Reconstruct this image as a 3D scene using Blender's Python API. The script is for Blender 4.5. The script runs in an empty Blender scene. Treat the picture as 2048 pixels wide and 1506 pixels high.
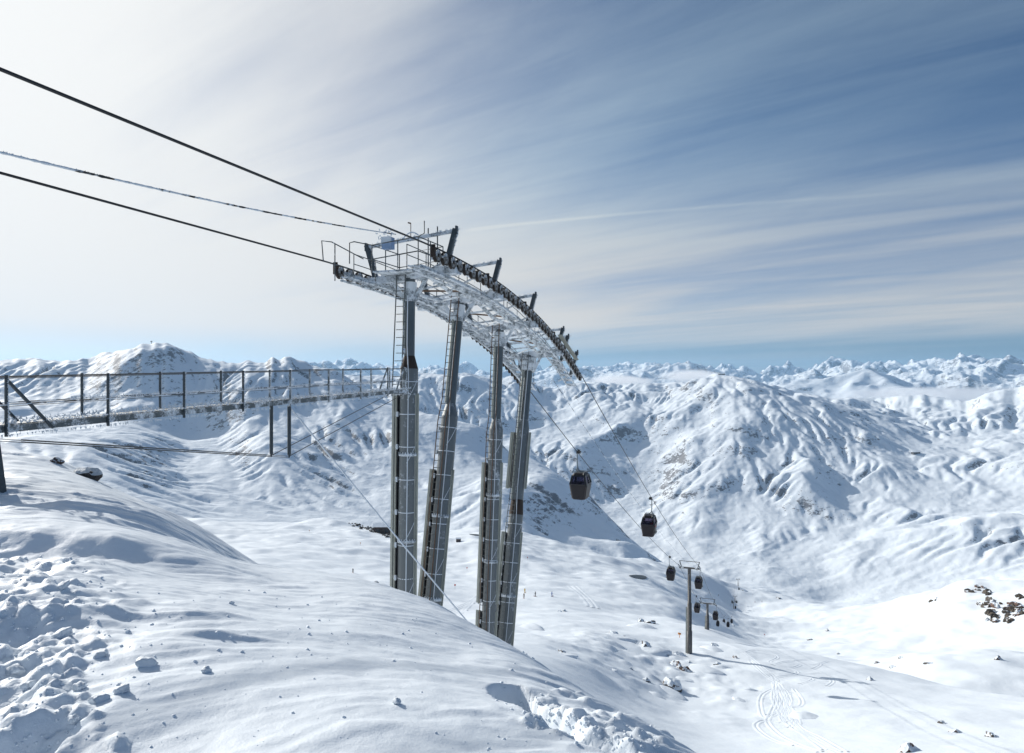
import bpy, bmesh, math, random
import numpy as np
from mathutils import Vector, Matrix

R = math.radians
scene = bpy.context.scene
col = scene.collection
random.seed(7)

# ------------------------------------------------------------------ camera
F = 1365.0                      # focal length in photograph pixels (24 mm on 36 mm)
CX, CY = 1024.0, 753.0
cam_data = bpy.data.cameras.new('camera')
cam = bpy.data.objects.new('camera', cam_data)
col.objects.link(cam)
cam_data.lens = 24.0
cam_data.sensor_width = 36.0
cam_data.clip_start = 0.1
cam_data.clip_end = 150000.0
cam.location = (0, 0, 0)
cam.rotation_euler = (R(90), 0, 0)
scene.camera = cam

# ------------------------------------------------------------------ light
SUN_AZ, SUN_EL = R(-49.0), R(25.0)      # azimuth from +Y towards +X
sun_dir = Vector((math.sin(SUN_AZ) * math.cos(SUN_EL), math.cos(SUN_AZ) * math.cos(SUN_EL), math.sin(SUN_EL)))
sd = bpy.data.lights.new('sun', 'SUN')
sd.energy = 2.95
sd.angle = R(0.6)
sd.color = (1.0, 0.955, 0.885)
sun = bpy.data.objects.new('sun', sd)
col.objects.link(sun)
sun.rotation_euler = (-sun_dir).to_track_quat('-Z', 'Y').to_euler()
sun.location = (0, 0, 60)

scene.view_settings.view_transform = 'Standard'
scene.view_settings.look = 'None'
scene.view_settings.exposure = 0.64
scene.view_settings.gamma = 1.0
scene.view_settings.use_curve_mapping = False
scene.cycles.use_denoising = True
scene.cycles.max_bounces = 6
scene.cycles.diffuse_bounces = 3
scene.cycles.volume_bounces = 2
scene.cycles.transparent_max_bounces = 12


class NT:
    """small helper to write node trees"""
    def __init__(self, tree):
        self.t = tree
        tree.nodes.clear()

    def n(self, typ, inputs=None, **props):
        nd = self.t.nodes.new(typ)
        for k, v in props.items():
            setattr(nd, k, v)
        for k, v in (inputs or {}).items():
            self.set(nd, k, v)
        return nd

    def set(self, nd, k, v):
        sock = nd.inputs[k]
        if isinstance(v, bpy.types.Node):
            self.t.links.new(v.outputs[0], sock)
        elif isinstance(v, bpy.types.NodeSocket):
            self.t.links.new(v, sock)
        else:
            sock.default_value = v

    def math(self, op, a, b=None, c=None, clamp=False):
        nd = self.n('ShaderNodeMath', operation=op, use_clamp=clamp)
        for i, v in enumerate((a, b, c)):
            if v is not None:
                self.set(nd, i, v)
        return nd

    def vmath(self, op, a, b=None, scale=None):
        nd = self.n('ShaderNodeVectorMath', operation=op)
        self.set(nd, 0, a)
        if b is not None:
            self.set(nd, 1, b)
        if scale is not None:
            self.set(nd, 'Scale', scale)
        return nd

    def noise(self, vec, scale, detail=4.0, rough=0.55, lac=2.0, dist=0.0, dims='3D'):
        nd = self.n('ShaderNodeTexNoise', noise_dimensions=dims)
        if vec is not None:
            self.set(nd, 'Vector', vec)
        self.set(nd, 'Scale', scale)
        self.set(nd, 'Detail', detail)
        self.set(nd, 'Roughness', rough)
        self.set(nd, 'Lacunarity', lac)
        self.set(nd, 'Distortion', dist)
        return nd

    def ramp(self, fac, stops):
        nd = self.n('ShaderNodeMapRange', interpolation_type='SMOOTHSTEP')
        self.set(nd, 'Value', fac)
        self.set(nd, 'From Min', stops[0])
        self.set(nd, 'From Max', stops[1])
        if len(stops) > 2:
            self.set(nd, 'To Min', stops[2])
            self.set(nd, 'To Max', stops[3])
        return nd

    def mix(self, fac, a, b):
        nd = self.n('ShaderNodeMix', data_type='RGBA')
        self.set(nd, 0, fac)
        self.set(nd, 6, a)
        self.set(nd, 7, b)
        return nd.outputs[2]


# ------------------------------------------------------------------ sky: clear winter sky under a veil of cirrus
world = bpy.data.worlds.new('World')
scene.world = world
world.use_nodes = True
w = NT(world.node_tree)
sky = w.n('ShaderNodeTexSky', sky_type='NISHITA')
sky.sun_disc = False
sky.sun_elevation = SUN_EL
sky.sun_rotation = SUN_AZ
sky.altitude = 2800.0
sky.air_density = 1.0
sky.dust_density = 0.3
sky.ozone_density = 1.2
tc = w.n('ShaderNodeTexCoord')
dirv = w.vmath('NORMALIZE', tc.outputs['Generated'])
sep = w.n('ShaderNodeSeparateXYZ', {0: dirv})
zc = w.math('MAXIMUM', sep.outputs['Z'], 0.0)
zq = w.math('ADD', zc, 0.10)
px_ = w.math('DIVIDE', sep.outputs['X'], zq)
py_ = w.math('DIVIDE', sep.outputs['Y'], zq)
flat = w.n('ShaderNodeCombineXYZ', {0: px_, 1: py_, 2: 0.0})


def streak(angle, sc, loc=(0, 0, 0)):
    """coordinates drawn out along one direction of the cloud deck"""
    r_ = w.n('ShaderNodeMapping', {'Vector': flat})
    r_.inputs['Rotation'].default_value = (0, 0, R(angle))
    s_ = w.n('ShaderNodeMapping', {'Vector': r_})
    s_.inputs['Scale'].default_value = sc
    s_.inputs['Location'].default_value = loc
    return s_


big = w.noise(streak(42.0, (0.20, 0.75, 1.0)), 0.95, 4.0, 0.5, 2.0, 0.9)        # cirrus bands run from the left horizon up to the right
fine = w.noise(streak(33.0, (0.14, 1.2, 1.0), (3.7, 1.3, 0)), 2.4, 7.0, 0.54, 2.1, 1.1)
wisp = w.noise(streak(52.0, (0.5, 1.3, 1.0), (1.7, 6.3, 0)), 4.5, 7.0, 0.66, 2.2, 0.6)
fine = w.math('ADD', w.math('MULTIPLY', fine, 0.75), w.math('MULTIPLY', wisp, 0.25))
cl = w.math('ADD', w.math('MULTIPLY', big, 0.70), w.math('MULTIPLY', fine, 0.30))
sdot = w.vmath('DOT_PRODUCT', dirv, tuple(sun_dir))
sdv = sdot.outputs['Value']
glow = w.math('POWER', w.math('MAXIMUM', w.math('MULTIPLY_ADD', sdv, 0.5, 0.5), 0.0), 7.0)
# the veil is thick towards the sun and low over the horizon, thin high on the far side
hz = w.ramp(zc, (0.0, 0.42, 1.0, 0.0))
hz2 = w.ramp(zc, (0.018, 0.075, 0.0, 1.0))
thick = w.math('ADD', w.math('MULTIPLY', glow, 0.55), w.math('MULTIPLY', w.math('MULTIPLY', hz, hz2), 0.30))
dens = w.math('ADD', w.math('SUBTRACT', cl, 0.50), thick)
dens = w.math('MULTIPLY', w.ramp(dens, (-0.10, 0.50)), w.math('MULTIPLY_ADD', hz2, 0.65, 0.35))
# an old vapour trail drawn across the veil
tv = w.math('ABSOLUTE', w.math('SUBTRACT', w.math('ADD', w.math('MULTIPLY', px_, 0.318), w.math('MULTIPLY', py_, 0.948)), 2.923))
trail = w.math('MULTIPLY', w.ramp(tv, (0.0, 0.035, 1.0, 0.0)), w.math('MULTIPLY', w.ramp(px_, (-0.26, -0.14)), w.ramp(px_, (0.2, 1.9, 1.0, 0.0))))
dens = w.math('ADD', dens, w.math('MULTIPLY', trail, w.math('MULTIPLY', fine, 0.36)), clamp=True)
cbr = w.math('MULTIPLY_ADD', glow, 2.3, 3.55)
ccol = w.n('ShaderNodeVectorMath', operation='SCALE')
w.set(ccol, 0, w.mix(w.ramp(glow, (0.05, 0.6)), w.mix(w.ramp(zc, (0.10, 0.34)), (1.0, 0.985, 0.95, 1), (0.66, 0.87, 1.0, 1)), (0.97, 0.985, 0.985, 1)))
w.set(ccol, 'Scale', cbr)
cool = w.vmath('MULTIPLY', sky.outputs[0], (0.17, 0.325, 0.46))
low = w.ramp(zc, (0.0, 0.11, 0.80, 0.0))                                # pale blue mist lying along the horizon
mist = w.n('ShaderNodeVectorMath', operation='SCALE')
w.set(mist, 0, w.mix(w.ramp(glow, (0.05, 0.7)), (1.25, 1.6, 2.0, 1), (2.7, 2.95, 3.1, 1)))
w.set(mist, 'Scale', w.math('MULTIPLY_ADD', glow, 2.3, 0.8))
cool = w.mix(low, cool.outputs[0], mist.outputs[0])
skyc = w.mix(dens, cool, ccol.outputs[0])
bg = w.n('ShaderNodeBackground', {'Color': skyc, 'Strength': 0.11})
out = w.n('ShaderNodeOutputWorld', {'Surface': bg})

# ------------------------------------------------------------------ helpers: materials
MATS = {}


def material(name):
    m = bpy.data.materials.new(name)
    m.use_nodes = True
    MATS[name] = m
    return m, NT(m.node_tree)


def finish(t, bsdf):
    return t.n('ShaderNodeOutputMaterial', {'Surface': bsdf})


def principled(t, color, rough=0.5, metal=0.0, normal=None, **kw):
    b = t.n('ShaderNodeBsdfPrincipled')
    t.set(b, 'Base Color', color)
    t.set(b, 'Roughness', rough)
    t.set(b, 'Metallic', metal)
    if normal is not None:
        t.set(b, 'Normal', normal)
    for k, v in kw.items():
        t.set(b, k, v)
    return b


SNOW = (0.81, 0.87, 0.925, 1)


def mat_snow_near():
    m, t = material('snow_near')
    tc = t.n('ShaderNodeTexCoord')
    o = tc.outputs['Object']
    n1 = t.noise(o, 9.0, 6.0, 0.6)
    n2 = t.noise(o, 70.0, 4.0, 0.65)
    h = t.math('ADD', t.math('MULTIPLY', n1, 0.020), t.math('MULTIPLY', n2, 0.006))
    b = t.n('ShaderNodeBump', {'Height': h, 'Strength': 0.42, 'Distance': 1.0})
    c = t.mix(t.noise(o, 2.0, 3.0), (0.79, 0.855, 0.915, 1), (0.83, 0.885, 0.935, 1))
    p = principled(t, c, 0.55, 0, b)
    p.inputs['Specular IOR Level'].default_value = 0.25
    finish(t, p)


def mat_snow_mid():
    m, t = material('snow_mid')
    tc = t.n('ShaderNodeTexCoord')
    o = tc.outputs['Object']
    n1 = t.noise(o, 0.22, 7.0, 0.6)
    n2 = t.noise(o, 1.3, 4.0, 0.6)
    h = t.math('ADD', t.math('MULTIPLY', n1, 0.55), t.math('MULTIPLY', n2, 0.10))
    b = t.n('ShaderNodeBump', {'Height': h, 'Strength': 0.36, 'Distance': 1.0})
    p = principled(t, SNOW, 0.6, 0, b)
    p.inputs['Specular IOR Level'].default_value = 0.2
    finish(t, p)


def mat_mountain(name, s, amp, rockiness, rock=(0.055, 0.055, 0.062, 1), warm=0.0):
    """snowed-up mountainside: bare rock and scrub show on the steep and wind-blown places"""
    m, t = material(name)
    tc = t.n('ShaderNodeTexCoord')
    o = tc.outputs['Object']
    geo = t.n('ShaderNodeNewGeometry')
    nz = t.n('ShaderNodeSeparateXYZ', {0: geo.outputs['Normal']}).outputs['Z']
    n1 = t.noise(o, 0.011 * s, 8.0, 0.62)
    n2 = t.noise(o, 0.05 * s, 5.0, 0.6)
    h = t.math('ADD', t.math('MULTIPLY', n1, 9.0 * amp / s), t.math('MULTIPLY', n2, 2.2 * amp / s))
    n3 = t.noise(o, 0.0075 * s, 7.0, 0.55)
    n3.noise_type = 'RIDGED_MULTIFRACTAL'
    n3.inputs['Offset'].default_value = 0.9
    n3.inputs['Gain'].default_value = 1.6
    h = t.math('ADD', h, t.math('MULTIPLY', t.math('MINIMUM', n3, 2.5), 3.4 * amp / s))
    b = t.n('ShaderNodeBump', {'Height': h, 'Strength': 0.62, 'Distance': 1.0})
    nb = t.n('ShaderNodeSeparateXYZ', {0: b}).outputs['Z']
    steep = t.math('SUBTRACT', 1.0, nb)
    big = t.noise(o, 0.0022 * s, 4.0, 0.6)
    spk = t.noise(o, 0.06 * s, 4.0, 0.7)
    f = t.math('MULTIPLY_ADD', steep, 1.9, t.math('MULTIPLY', t.math('SUBTRACT', big, 0.5), 0.9))
    f = t.math('ADD', f, t.math('MULTIPLY', t.math('SUBTRACT', spk, 0.5), 1.5))
    f = t.ramp(f, (0.62 - rockiness, 0.74 - rockiness))
    rc = t.mix(spk, rock, (rock[0] * 2.2, rock[1] * 2.0, rock[2] * 1.9, 1))
    c = t.mix(t.math('MULTIPLY', f, 0.85), SNOW, rc)
    p = principled(t, c, 0.7, 0, b)
    p.inputs['Specular IOR Level'].default_value = 0.15
    finish(t, p)


mat_snow_near()
mat_snow_mid()
mat_mountain('snow_mountain', 1.0, 0.75, 0.175)
mat_mountain('snow_range', 0.22, 1.6, 0.12)

# ------------------------------------------------------------------ helpers: noise and interpolation
rng = np.random.default_rng(11)
TAB = rng.random((256, 256))
GANG = TAB * 2 * np.pi
GX, GY = np.cos(GANG), np.sin(GANG)


def vnoise_d(x, y):
    """value noise in 0..1 with its derivatives"""
    xi = np.floor(x).astype(np.int64); yi = np.floor(y).astype(np.int64)
    fx = x - xi; fy = y - yi
    ux = fx * fx * fx * (fx * (fx * 6 - 15) + 10); uy = fy * fy * fy * (fy * (fy * 6 - 15) + 10)
    dx = 30 * fx * fx * (fx * (fx - 2) + 1); dy = 30 * fy * fy * (fy * (fy - 2) + 1)
    x0 = xi & 255; x1 = (xi + 1) & 255; y0 = yi & 255; y1 = (yi + 1) & 255
    a = TAB[x0, y0]; b = TAB[x1, y0]; c = TAB[x0, y1]; d = TAB[x1, y1]
    k = a - b - c + d
    return a + (b - a) * ux + (c - a) * uy + k * ux * uy, dx * ((b - a) + k * uy), dy * ((c - a) + k * ux)


def perlin(x, y):
    """gradient noise, about -0.7..0.7"""
    xi = np.floor(x).astype(np.int64); yi = np.floor(y).astype(np.int64)
    fx = x - xi; fy = y - yi
    ux = fx * fx * fx * (fx * (fx * 6 - 15) + 10); uy = fy * fy * fy * (fy * (fy * 6 - 15) + 10)
    x0 = xi & 255; x1 = (xi + 1) & 255; y0 = yi & 255; y1 = (yi + 1) & 255

    def g(ix, iy, ax, ay):
        return GX[ix, iy] * ax + GY[ix, iy] * ay
    a = g(x0, y0, fx, fy); b = g(x1, y0, fx - 1, fy); c = g(x0, y1, fx, fy - 1); d = g(x1, y1, fx - 1, fy - 1)
    return (a + (b - a) * ux) * (1 - uy) + (c + (d - c) * ux) * uy


def fbm(x, y, octv=5, gain=0.5):
    s = 0; a = 1.0
    for i in range(octv):
        s = s + a * perlin(x + 17.3 * i, y - 9.1 * i)
        x, y = 2.03 * (0.8 * x - 0.6 * y), 2.03 * (0.6 * x + 0.8 * y)
        a *= gain
    return s


def ridged(x, y, octv=6, gain=0.5, sharp=2.0):
    s = 0; a = 1.0; wgt = 1.0
    for i in range(octv):
        n = 1 - np.abs(perlin(x + 31.7 * i, y + 12.9 * i)) * 1.6
        n = np.clip(n, 0, 1) ** sharp
        s = s + a * n * wgt
        wgt = np.clip(n * 1.6, 0, 1)
        x, y = 2.03 * (0.8 * x - 0.6 * y), 2.03 * (0.6 * x + 0.8 * y)
        a *= gain
    return s


def eroded(x, y, octv=9, k=1.0):
    s = 0; b = 1.0; dx = 0; dy = 0
    for i in range(octv):
        n, gx, gy = vnoise_d(x, y)
        dx = dx + gx; dy = dy + gy
        s = s + b * (n - 0.5) / (1 + k * (dx * dx + dy * dy))
        b *= 0.5
        x, y = 2.0 * (0.8 * x - 0.6 * y) + 5.3, 2.0 * (0.6 * x + 0.8 * y) - 2.1
    return s


def sstep(a, b, x):
    t = np.clip((x - a) / (b - a), 0, 1)
    return t * t * (3 - 2 * t)


CEN = -5.0                         # the terrain grids are polar about a point 5 m behind the viewer


def polar(X, Y):
    return np.arctan2(X, Y - CEN), np.log(np.hypot(X, Y - CEN))


class RBF:
    def __init__(self, pts, c=0.06, smooth=1e-4):
        P = np.array(pts, float)
        a, b = polar(P[:, 0], P[:, 1])
        self.a, self.b, self.c = a, b, c
        v = P[:, 2] / np.exp(b)
        A = self.kern(a, b)
        n = len(a)
        M = np.zeros((n + 3, n + 3)); M[:n, :n] = A - np.eye(n) * smooth
        M[:n, n] = 1; M[:n, n + 1] = a; M[:n, n + 2] = b
        M[n:, :n] = M[:n, n:].T
        s = np.linalg.solve(M, np.r_[v, 0, 0, 0])
        self.w, self.l = s[:n], s[n:]

    def kern(self, a, b):
        da = (a[:, None] - self.a[None, :]) * 1.6
        db = (b[:, None] - self.b[None, :]) * 0.7
        return np.sqrt(da * da + db * db + self.c ** 2)

    def __call__(self, X, Y):
        sh = X.shape
        a, b = polar(X.ravel(), Y.ravel())
        o = np.empty(a.shape)
        for i in range(0, a.size, 40000):
            s = slice(i, i + 40000)
            o[s] = self.kern(a[s], b[s]) @ self.w + self.l[0] + self.l[1] * a[s] + self.l[2] * b[s]
        return (o * np.exp(b)).reshape(sh)


def P(px, y, Y):
    """a point of the place seen at photograph pixel (px, y), Y metres ahead"""
    return ((px - CX) / F * Y, Y, (CY - y) / F * Y)


class Sheet:
    def __init__(self, amax, ncol, radii, fn):
        self.av = np.linspace(-amax, amax, ncol)
        self.rv = np.asarray(radii, float)
        A, Rr = np.meshgrid(self.av, self.rv)
        self.X = Rr * np.sin(A); self.Y = Rr * np.cos(A) + CEN
        self.Z = fn(self.X, self.Y)

    def sample(self, X, Y):
        X = np.asarray(X, float); Y = np.asarray(Y, float)
        a = np.arctan2(X, Y - CEN); r = np.hypot(X, Y - CEN)
        i = np.clip(np.interp(r, self.rv, np.arange(len(self.rv))), 0, len(self.rv) - 1.001)
        j = np.clip(np.interp(a, self.av, np.arange(len(self.av))), 0, len(self.av) - 1.001)
        i0 = i.astype(int); j0 = j.astype(int); fi = i - i0; fj = j - j0
        Z = self.Z
        return (Z[i0, j0] * (1 - fj) + Z[i0, j0 + 1] * fj) * (1 - fi) + (Z[i0 + 1, j0] * (1 - fj) + Z[i0 + 1, j0 + 1] * fj) * fi

    def build(self, name, mat):
        nr, nc = self.X.shape
        me = bpy.data.meshes.new(name)
        co = np.stack([self.X, self.Y, self.Z], -1).reshape(-1, 3).astype(np.float32)
        idx = np.arange(nr * nc, dtype=np.int32).reshape(nr, nc)
        q = np.stack([idx[:-1, :-1], idx[:-1, 1:], idx[1:, 1:], idx[1:, :-1]], -1).reshape(-1, 4)
        me.vertices.add(len(co)); me.vertices.foreach_set('co', co.ravel())
        me.loops.add(q.size); me.loops.foreach_set('vertex_index', q.ravel().astype(np.int32))
        me.polygons.add(len(q))
        me.polygons.foreach_set('loop_start', np.arange(0, q.size, 4, dtype=np.int32))
        me.polygons.foreach_set('loop_total', np.full(len(q), 4, dtype=np.int32))
        me.polygons.foreach_set('use_smooth', np.ones(len(q), dtype=bool))
        me.update(calc_edges=True)
        me.validate()
        if me.polygons[0].normal.z < 0:
            me.flip_normals()
        me.materials.append(MATS[mat])
        ob = bpy.data.objects.new(name, me)
        col.objects.link(ob)
        return ob

# ------------------------------------------------------------------ terrain: the knoll one stands on and the slopes below
near_pts = [
    (0, 0, -1.72), (-4, -3, -1.6), (4, -3, -2.1), (-8, 1, -1.6), (3, 1.5, -2.3), (6, 2, -4.0), (0, -4.5, -1.7),
    P(0, 1506, 3.05), P(512, 1506, 3.10), P(900, 1506, 3.15), P(1200, 1506, 3.45),
    P(0, 1400, 3.55), P(512, 1400, 3.68), P(900, 1400, 3.95), P(1100, 1400, 4.6),
    P(0, 1300, 4.2), P(400, 1300, 4.4), P(700, 1300, 4.8), P(900, 1300, 5.7),
    P(0, 1200, 5.1), P(300, 1200, 5.5), P(560, 1200, 6.6),
    # the far edge of the knoll, where it drops out of sight
    P(1375, 1506, 4.3), P(1290, 1462, 5.0), P(1190, 1402, 5.9), P(1100, 1347, 6.9), P(1010, 1290, 8.2), P(900, 1238, 9.5), P(770, 1198, 10.8), P(640, 1166, 12.0), P(520, 1150, 12.8),
    # beyond that edge
    (2.6, 6.0, -4.4), (2.2, 9.0, -5.9), (0.9, 11, -6.0), (-1.5, 13.5, -6.4), (-3.2, 15.5, -6.6),
    # the drift on the left below the footbridge
    P(0, 1125, 6.5), P(250, 1120, 7.1), P(430, 1128, 8.4), P(0, 1068, 7.7), P(200, 1062, 8.6), P(400, 1100, 9.6),
    P(0, 1010, 9.6), P(150, 1010, 10.6), P(0, 950, 12.4), P(140, 962, 13.0), P(260, 992, 14.0), P(380, 1045, 14.5), P(470, 1100, 14.3), P(560, 1150, 13.6),
    P(-200, 940, 12.2), P(-300, 1100, 6.8), P(-300, 1300, 4.0),
    P(60, 908, 16.2), P(120, 925, 16.6), P(190, 962, 16.9), P(-150, 880, 17.5), P(0, 893, 18.2),
    P(0, 1040, 26), P(160, 1110, 24), P(330, 1150, 22), P(480, 1210, 20), P(-400, 960, 28),
    # the steep ground that carries the four columns
    P(813, 1330, 26.5), P(600, 1290, 26), P(880, 1370, 29), P(975, 1400, 34.5), P(1005, 1420, 37), P(1250, 1560, 25), P(1500, 1660, 18), P(2000, 1760, 14), P(2500, 1800, 12),
    (9, 5, -7.2), (12, 9, -9.5), (16, 4, -9.5),
    # slopes of the middle distance
    P(-400, 1150, 60), P(100, 1180, 60), P(500, 1230, 60), P(800, 1290, 60), P(1060, 1330, 62), P(1250, 1450, 55), P(1400, 1520, 52), P(1700, 1530, 55), P(2040, 1540, 52), P(2500, 1560, 50),
    P(1060, 1297, 88), P(1160, 1330, 85), P(1250, 1400, 78), P(1330, 1380, 100), P(1400, 1470, 72), P(1570, 1425, 92), P(1700, 1470, 75), P(1880, 1450, 80), P(2040, 1440, 84), P(2500, 1430, 90),
    P(1180, 1280, 118), P(1080, 1262, 125), P(1378, 1310, 137), P(1290, 1290, 140), P(1500, 1345, 122), P(1650, 1345, 128), P(1740, 1365, 118), P(1900, 1395, 110),
    P(1414, 1260, 185), P(1460, 1277, 178), P(1560, 1300, 165), P(1660, 1318, 152), P(1760, 1342, 140), P(1900, 1376, 126), P(2048, 1402, 118), P(2500, 1480, 105),
    # hidden trough behind that edge, then the right-hand bowl
    P(1470, 1288, 310), P(1440, 1285, 270), P(1500, 1273, 430), P(1600, 1338, 240), P(1760, 1385, 190), P(1950, 1420, 160), P(2200, 1440, 160),
    P(1760, 1325, 270), P(1880, 1325, 215), P(2048, 1340, 200), P(1640, 1290, 380), P(1760, 1270, 380), P(1900, 1280, 320), P(2048, 1290, 265), P(2400, 1280, 230),
    P(1560, 1240, 560), P(1467, 1229, 640), P(1560, 1215, 660), P(1640, 1213, 640), P(1750, 1208, 590), P(1840, 1190, 520), P(1930, 1168, 440), P(1985, 1176, 420), P(2048, 1173, 400), P(2400, 1120, 380),
    P(1980, 1230, 350), P(1800, 1230, 460),
    P(1640, 1300, 950), P(1850, 1330, 800), P(2048, 1330, 700), P(2400, 1330, 650),
    # the piste on the left
    P(900, 1235, 165), P(1050, 1197, 240), P(1150, 1225, 200), P(1250, 1238, 210), P(1340, 1240, 230), P(1340, 1192, 330), P(1400, 1226, 330), P(706, 1146, 265), P(560, 1130, 260), P(800, 1180, 220),
    P(500, 1200, 150), P(300, 1180, 150), P(100, 1160, 150), P(-300, 1100, 150),
    P(620, 1100, 340), P(440, 1080, 400), P(800, 1118, 380), P(900, 1120, 390), P(1000, 1105, 430), P(1120, 1150, 370), P(1275, 1160, 430), P(1200, 1120, 520), P(1400, 1178, 560), P(1475, 1190, 720),
    P(480, 1048, 620), P(600, 1047, 640), P(665, 1041, 660), P(710, 1051, 640), P(770, 1064, 620), P(800, 1068, 620), P(860, 1066, 640), P(960, 1058, 680), P(1080, 1078, 700), P(1180, 1108, 700), P(1290, 1124, 720), P(1400, 1145, 740), P(1475, 1175, 790), P(1560, 1190, 800),
    P(300, 1035, 560), P(100, 1020, 520), P(-300, 980, 500),
    P(480, 1100, 1050), P(665, 1110, 1050), P(860, 1130, 1050), P(1080, 1150, 1050), P(1290, 1190, 1050), P(1475, 1240, 1100), P(100, 1080, 1000), P(-300, 1050, 950),
]
base12 = RBF(near_pts, 0.05, 2e-4)

# footprints dug into the knoll: centre, length direction, half length, half width, depth
PRINTS = []
CLODS = []


def near_height(X, Y):
    Z = base12(X, Y)
    r = np.hypot(X, Y)
    u = np.where(Y > 0.5, X / np.maximum(Y, 0.5), -1.0)
    near = 1 - sstep(24, 40, r)
    # wind ripples and sastrugi, long across the view
    ca, sa = math.cos(0.35), math.sin(0.35)
    p, q = X * ca + Y * sa, -X * sa + Y * ca
    warp = 0.5 * fbm(p * 0.5, q * 0.5, 3)
    rip = ridged(p * 0.42 + warp, q * 1.5 + 1.2 * warp, 4, 0.5, 1.6)
    sel = sstep(-0.12, 0.25, fbm(X * 0.22 + 3.1, Y * 0.22 + 8.0, 3))
    Z = Z + near * (0.065 * (rip - 0.9) * (0.15 + 0.85 * sel))
    step = np.abs(((q * 0.9 + 0.8 * warp) % 1.0) - 0.5)
    Z = Z + near * 0.05 * sel * sstep(0.0, 0.5, step) * sstep(4.5, 6.5, Y) * (1 - sstep(-0.62, -0.72, u))
    rp2 = ridged(p * 0.9 + 2 * warp, q * 4.2 + 2.5 * warp, 3, 0.5, 1.3)
    Z = Z + near * 0.016 * (rp2 - 0.8) * sstep(-0.2, 0.3, fbm(X * 0.35 + 7.7, Y * 0.35 + 1.0, 3))
    Z = Z + near * (0.05 * fbm(X * 0.6, Y * 0.6, 3) + 0.010 * fbm(X * 4.0, Y * 4.0, 3))
    # scooped, scarped drift edge on the left
    e = Y - (7.3 + 0.35 * fbm(X * 0.5 + 9, Y * 0.3, 3) + 0.16 * (X + 4.5))
    lm = sstep(-0.34, -0.50, u) * near
    Z = Z + lm * (0.16 * sstep(-0.45, 0.75, e) - 0.10 * sstep(-1.6, -0.2, e) * (1 - sstep(-0.2, 0.3, e))) - lm * 0.16 * sstep(0.4, 3.0, e)
    # churned snow where people have walked, on the left: rounded clods of all sizes
    cm = sstep(-0.47, -0.66, u + 0.22 * fbm(X * 0.8 + 4, Y * 0.8 + 2, 4)) * (1 - sstep(6.4, 8.2, Y)) * sstep(-1.0, 1.0, Y)
    Z = Z + cm * (0.10 * fbm(X * 1.3 + 1.2, Y * 1.3, 3) + 0.05 * np.abs(fbm(X * 3.2 + 1, Y * 3.2, 3)) + 0.010 * fbm(X * 14.0, Y * 14.0, 3))
    rr_ = np.random.default_rng(5)
    top = np.zeros_like(Z)
    for (cx_, cy_, rad, hgt) in CLODS:
        i0, i1 = np.searchsorted(r1, [math.hypot(cx_, cy_ - CEN) - rad * 1.5, math.hypot(cx_, cy_ - CEN) + rad * 1.5])
        if X.shape[0] != len(r1) or i1 <= i0:
            continue
        a0 = math.atan2(cx_, cy_ - CEN); da = rad * 1.5 / math.hypot(cx_, cy_ - CEN)
        j0, j1 = np.searchsorted(NEAR_A, [a0 - da, a0 + da])
        sl = (slice(i0, i1), slice(j0, j1))
        dx = (X[sl] - cx_) / rad; dy = (Y[sl] - cy_) / rad
        if dx.size == 0:
            continue
        d2 = dx * dx + dy * dy + 1.3 * fbm(X[sl] / rad * .8 + cx_ * 7, Y[sl] / rad * .8, 4)
        h = hgt * np.clip(1 - d2, 0, 1.2) ** 0.8
        top[sl] = np.maximum(top[sl], h)
    Z = Z + top
    # footprints and the snow thrown out of them
    for (cx_, cy_, ang, hl, hw, dep, rim) in PRINTS:
        dx = X - cx_; dy = Y - cy_
        m = (np.abs(dx) < 1.6) & (np.abs(dy) < 1.6)
        if not m.any():
            continue
        c, s = math.cos(ang), math.sin(ang)
        a = (dx[m] * c + dy[m] * s) / hl
        b = (-dx[m] * s + dy[m] * c) / hw
        d = (np.abs(a) ** 2.6 + np.abs(b) ** 2.6) ** (1 / 2.6)
        d = d + 0.10 * fbm(X[m] * 5, Y[m] * 5, 3)
        hole = 1 - sstep(rim, 1.0, d)
        flr = 0.12 * fbm(X[m] * 9 + 2, Y[m] * 9, 3) + 0.25 * np.clip(a, -1, 1)
        Z[m] = Z[m] - dep * hole * (1 + flr)
    return Z


def mid_height(X, Y):
    Z = base12(X, Y)
    r = np.hypot(X, Y)
    f = sstep(42, 90, r)
    Z = Z + f * (0.010 * np.minimum(r, 420) * fbm(X / 55, Y / 55, 4) + 0.5 * fbm(X / 14, Y / 14, 3))
    # soft rounded drifts
    Z = Z + f * 0.0055 * np.minimum(r, 400) * np.clip(fbm(X / 26 + 5, Y / 26, 2), 0, 1)
    # rougher ground under the rocks near the second tower
    bump = np.exp(-(((X - 24) / 22) ** 2 + ((Y - 118) / 30) ** 2))
    Z = Z + bump * (1.1 * np.clip(fbm(X / 6.0, Y / 6.0, 3), -0.1, 1) ** 1.0)
    # mogulled strip down the bowl
    mg = np.exp(-((X - (0.42 * Y - 22)) / 26) ** 2) * sstep(180, 300, Y) * (1 - sstep(560, 700, Y))
    Z = Z + mg * 0.7 * np.abs(fbm(X / 7, Y / 9, 2))
    return Z


# where things rest: march a sight line onto the ground
def ground(X, Y):
    X = np.asarray(X, float); Y = np.asarray(Y, float)
    rr = np.hypot(X, Y - CEN)
    return np.where(rr < RSPLIT, S1.sample(X, Y), S2.sample(X, Y))


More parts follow.
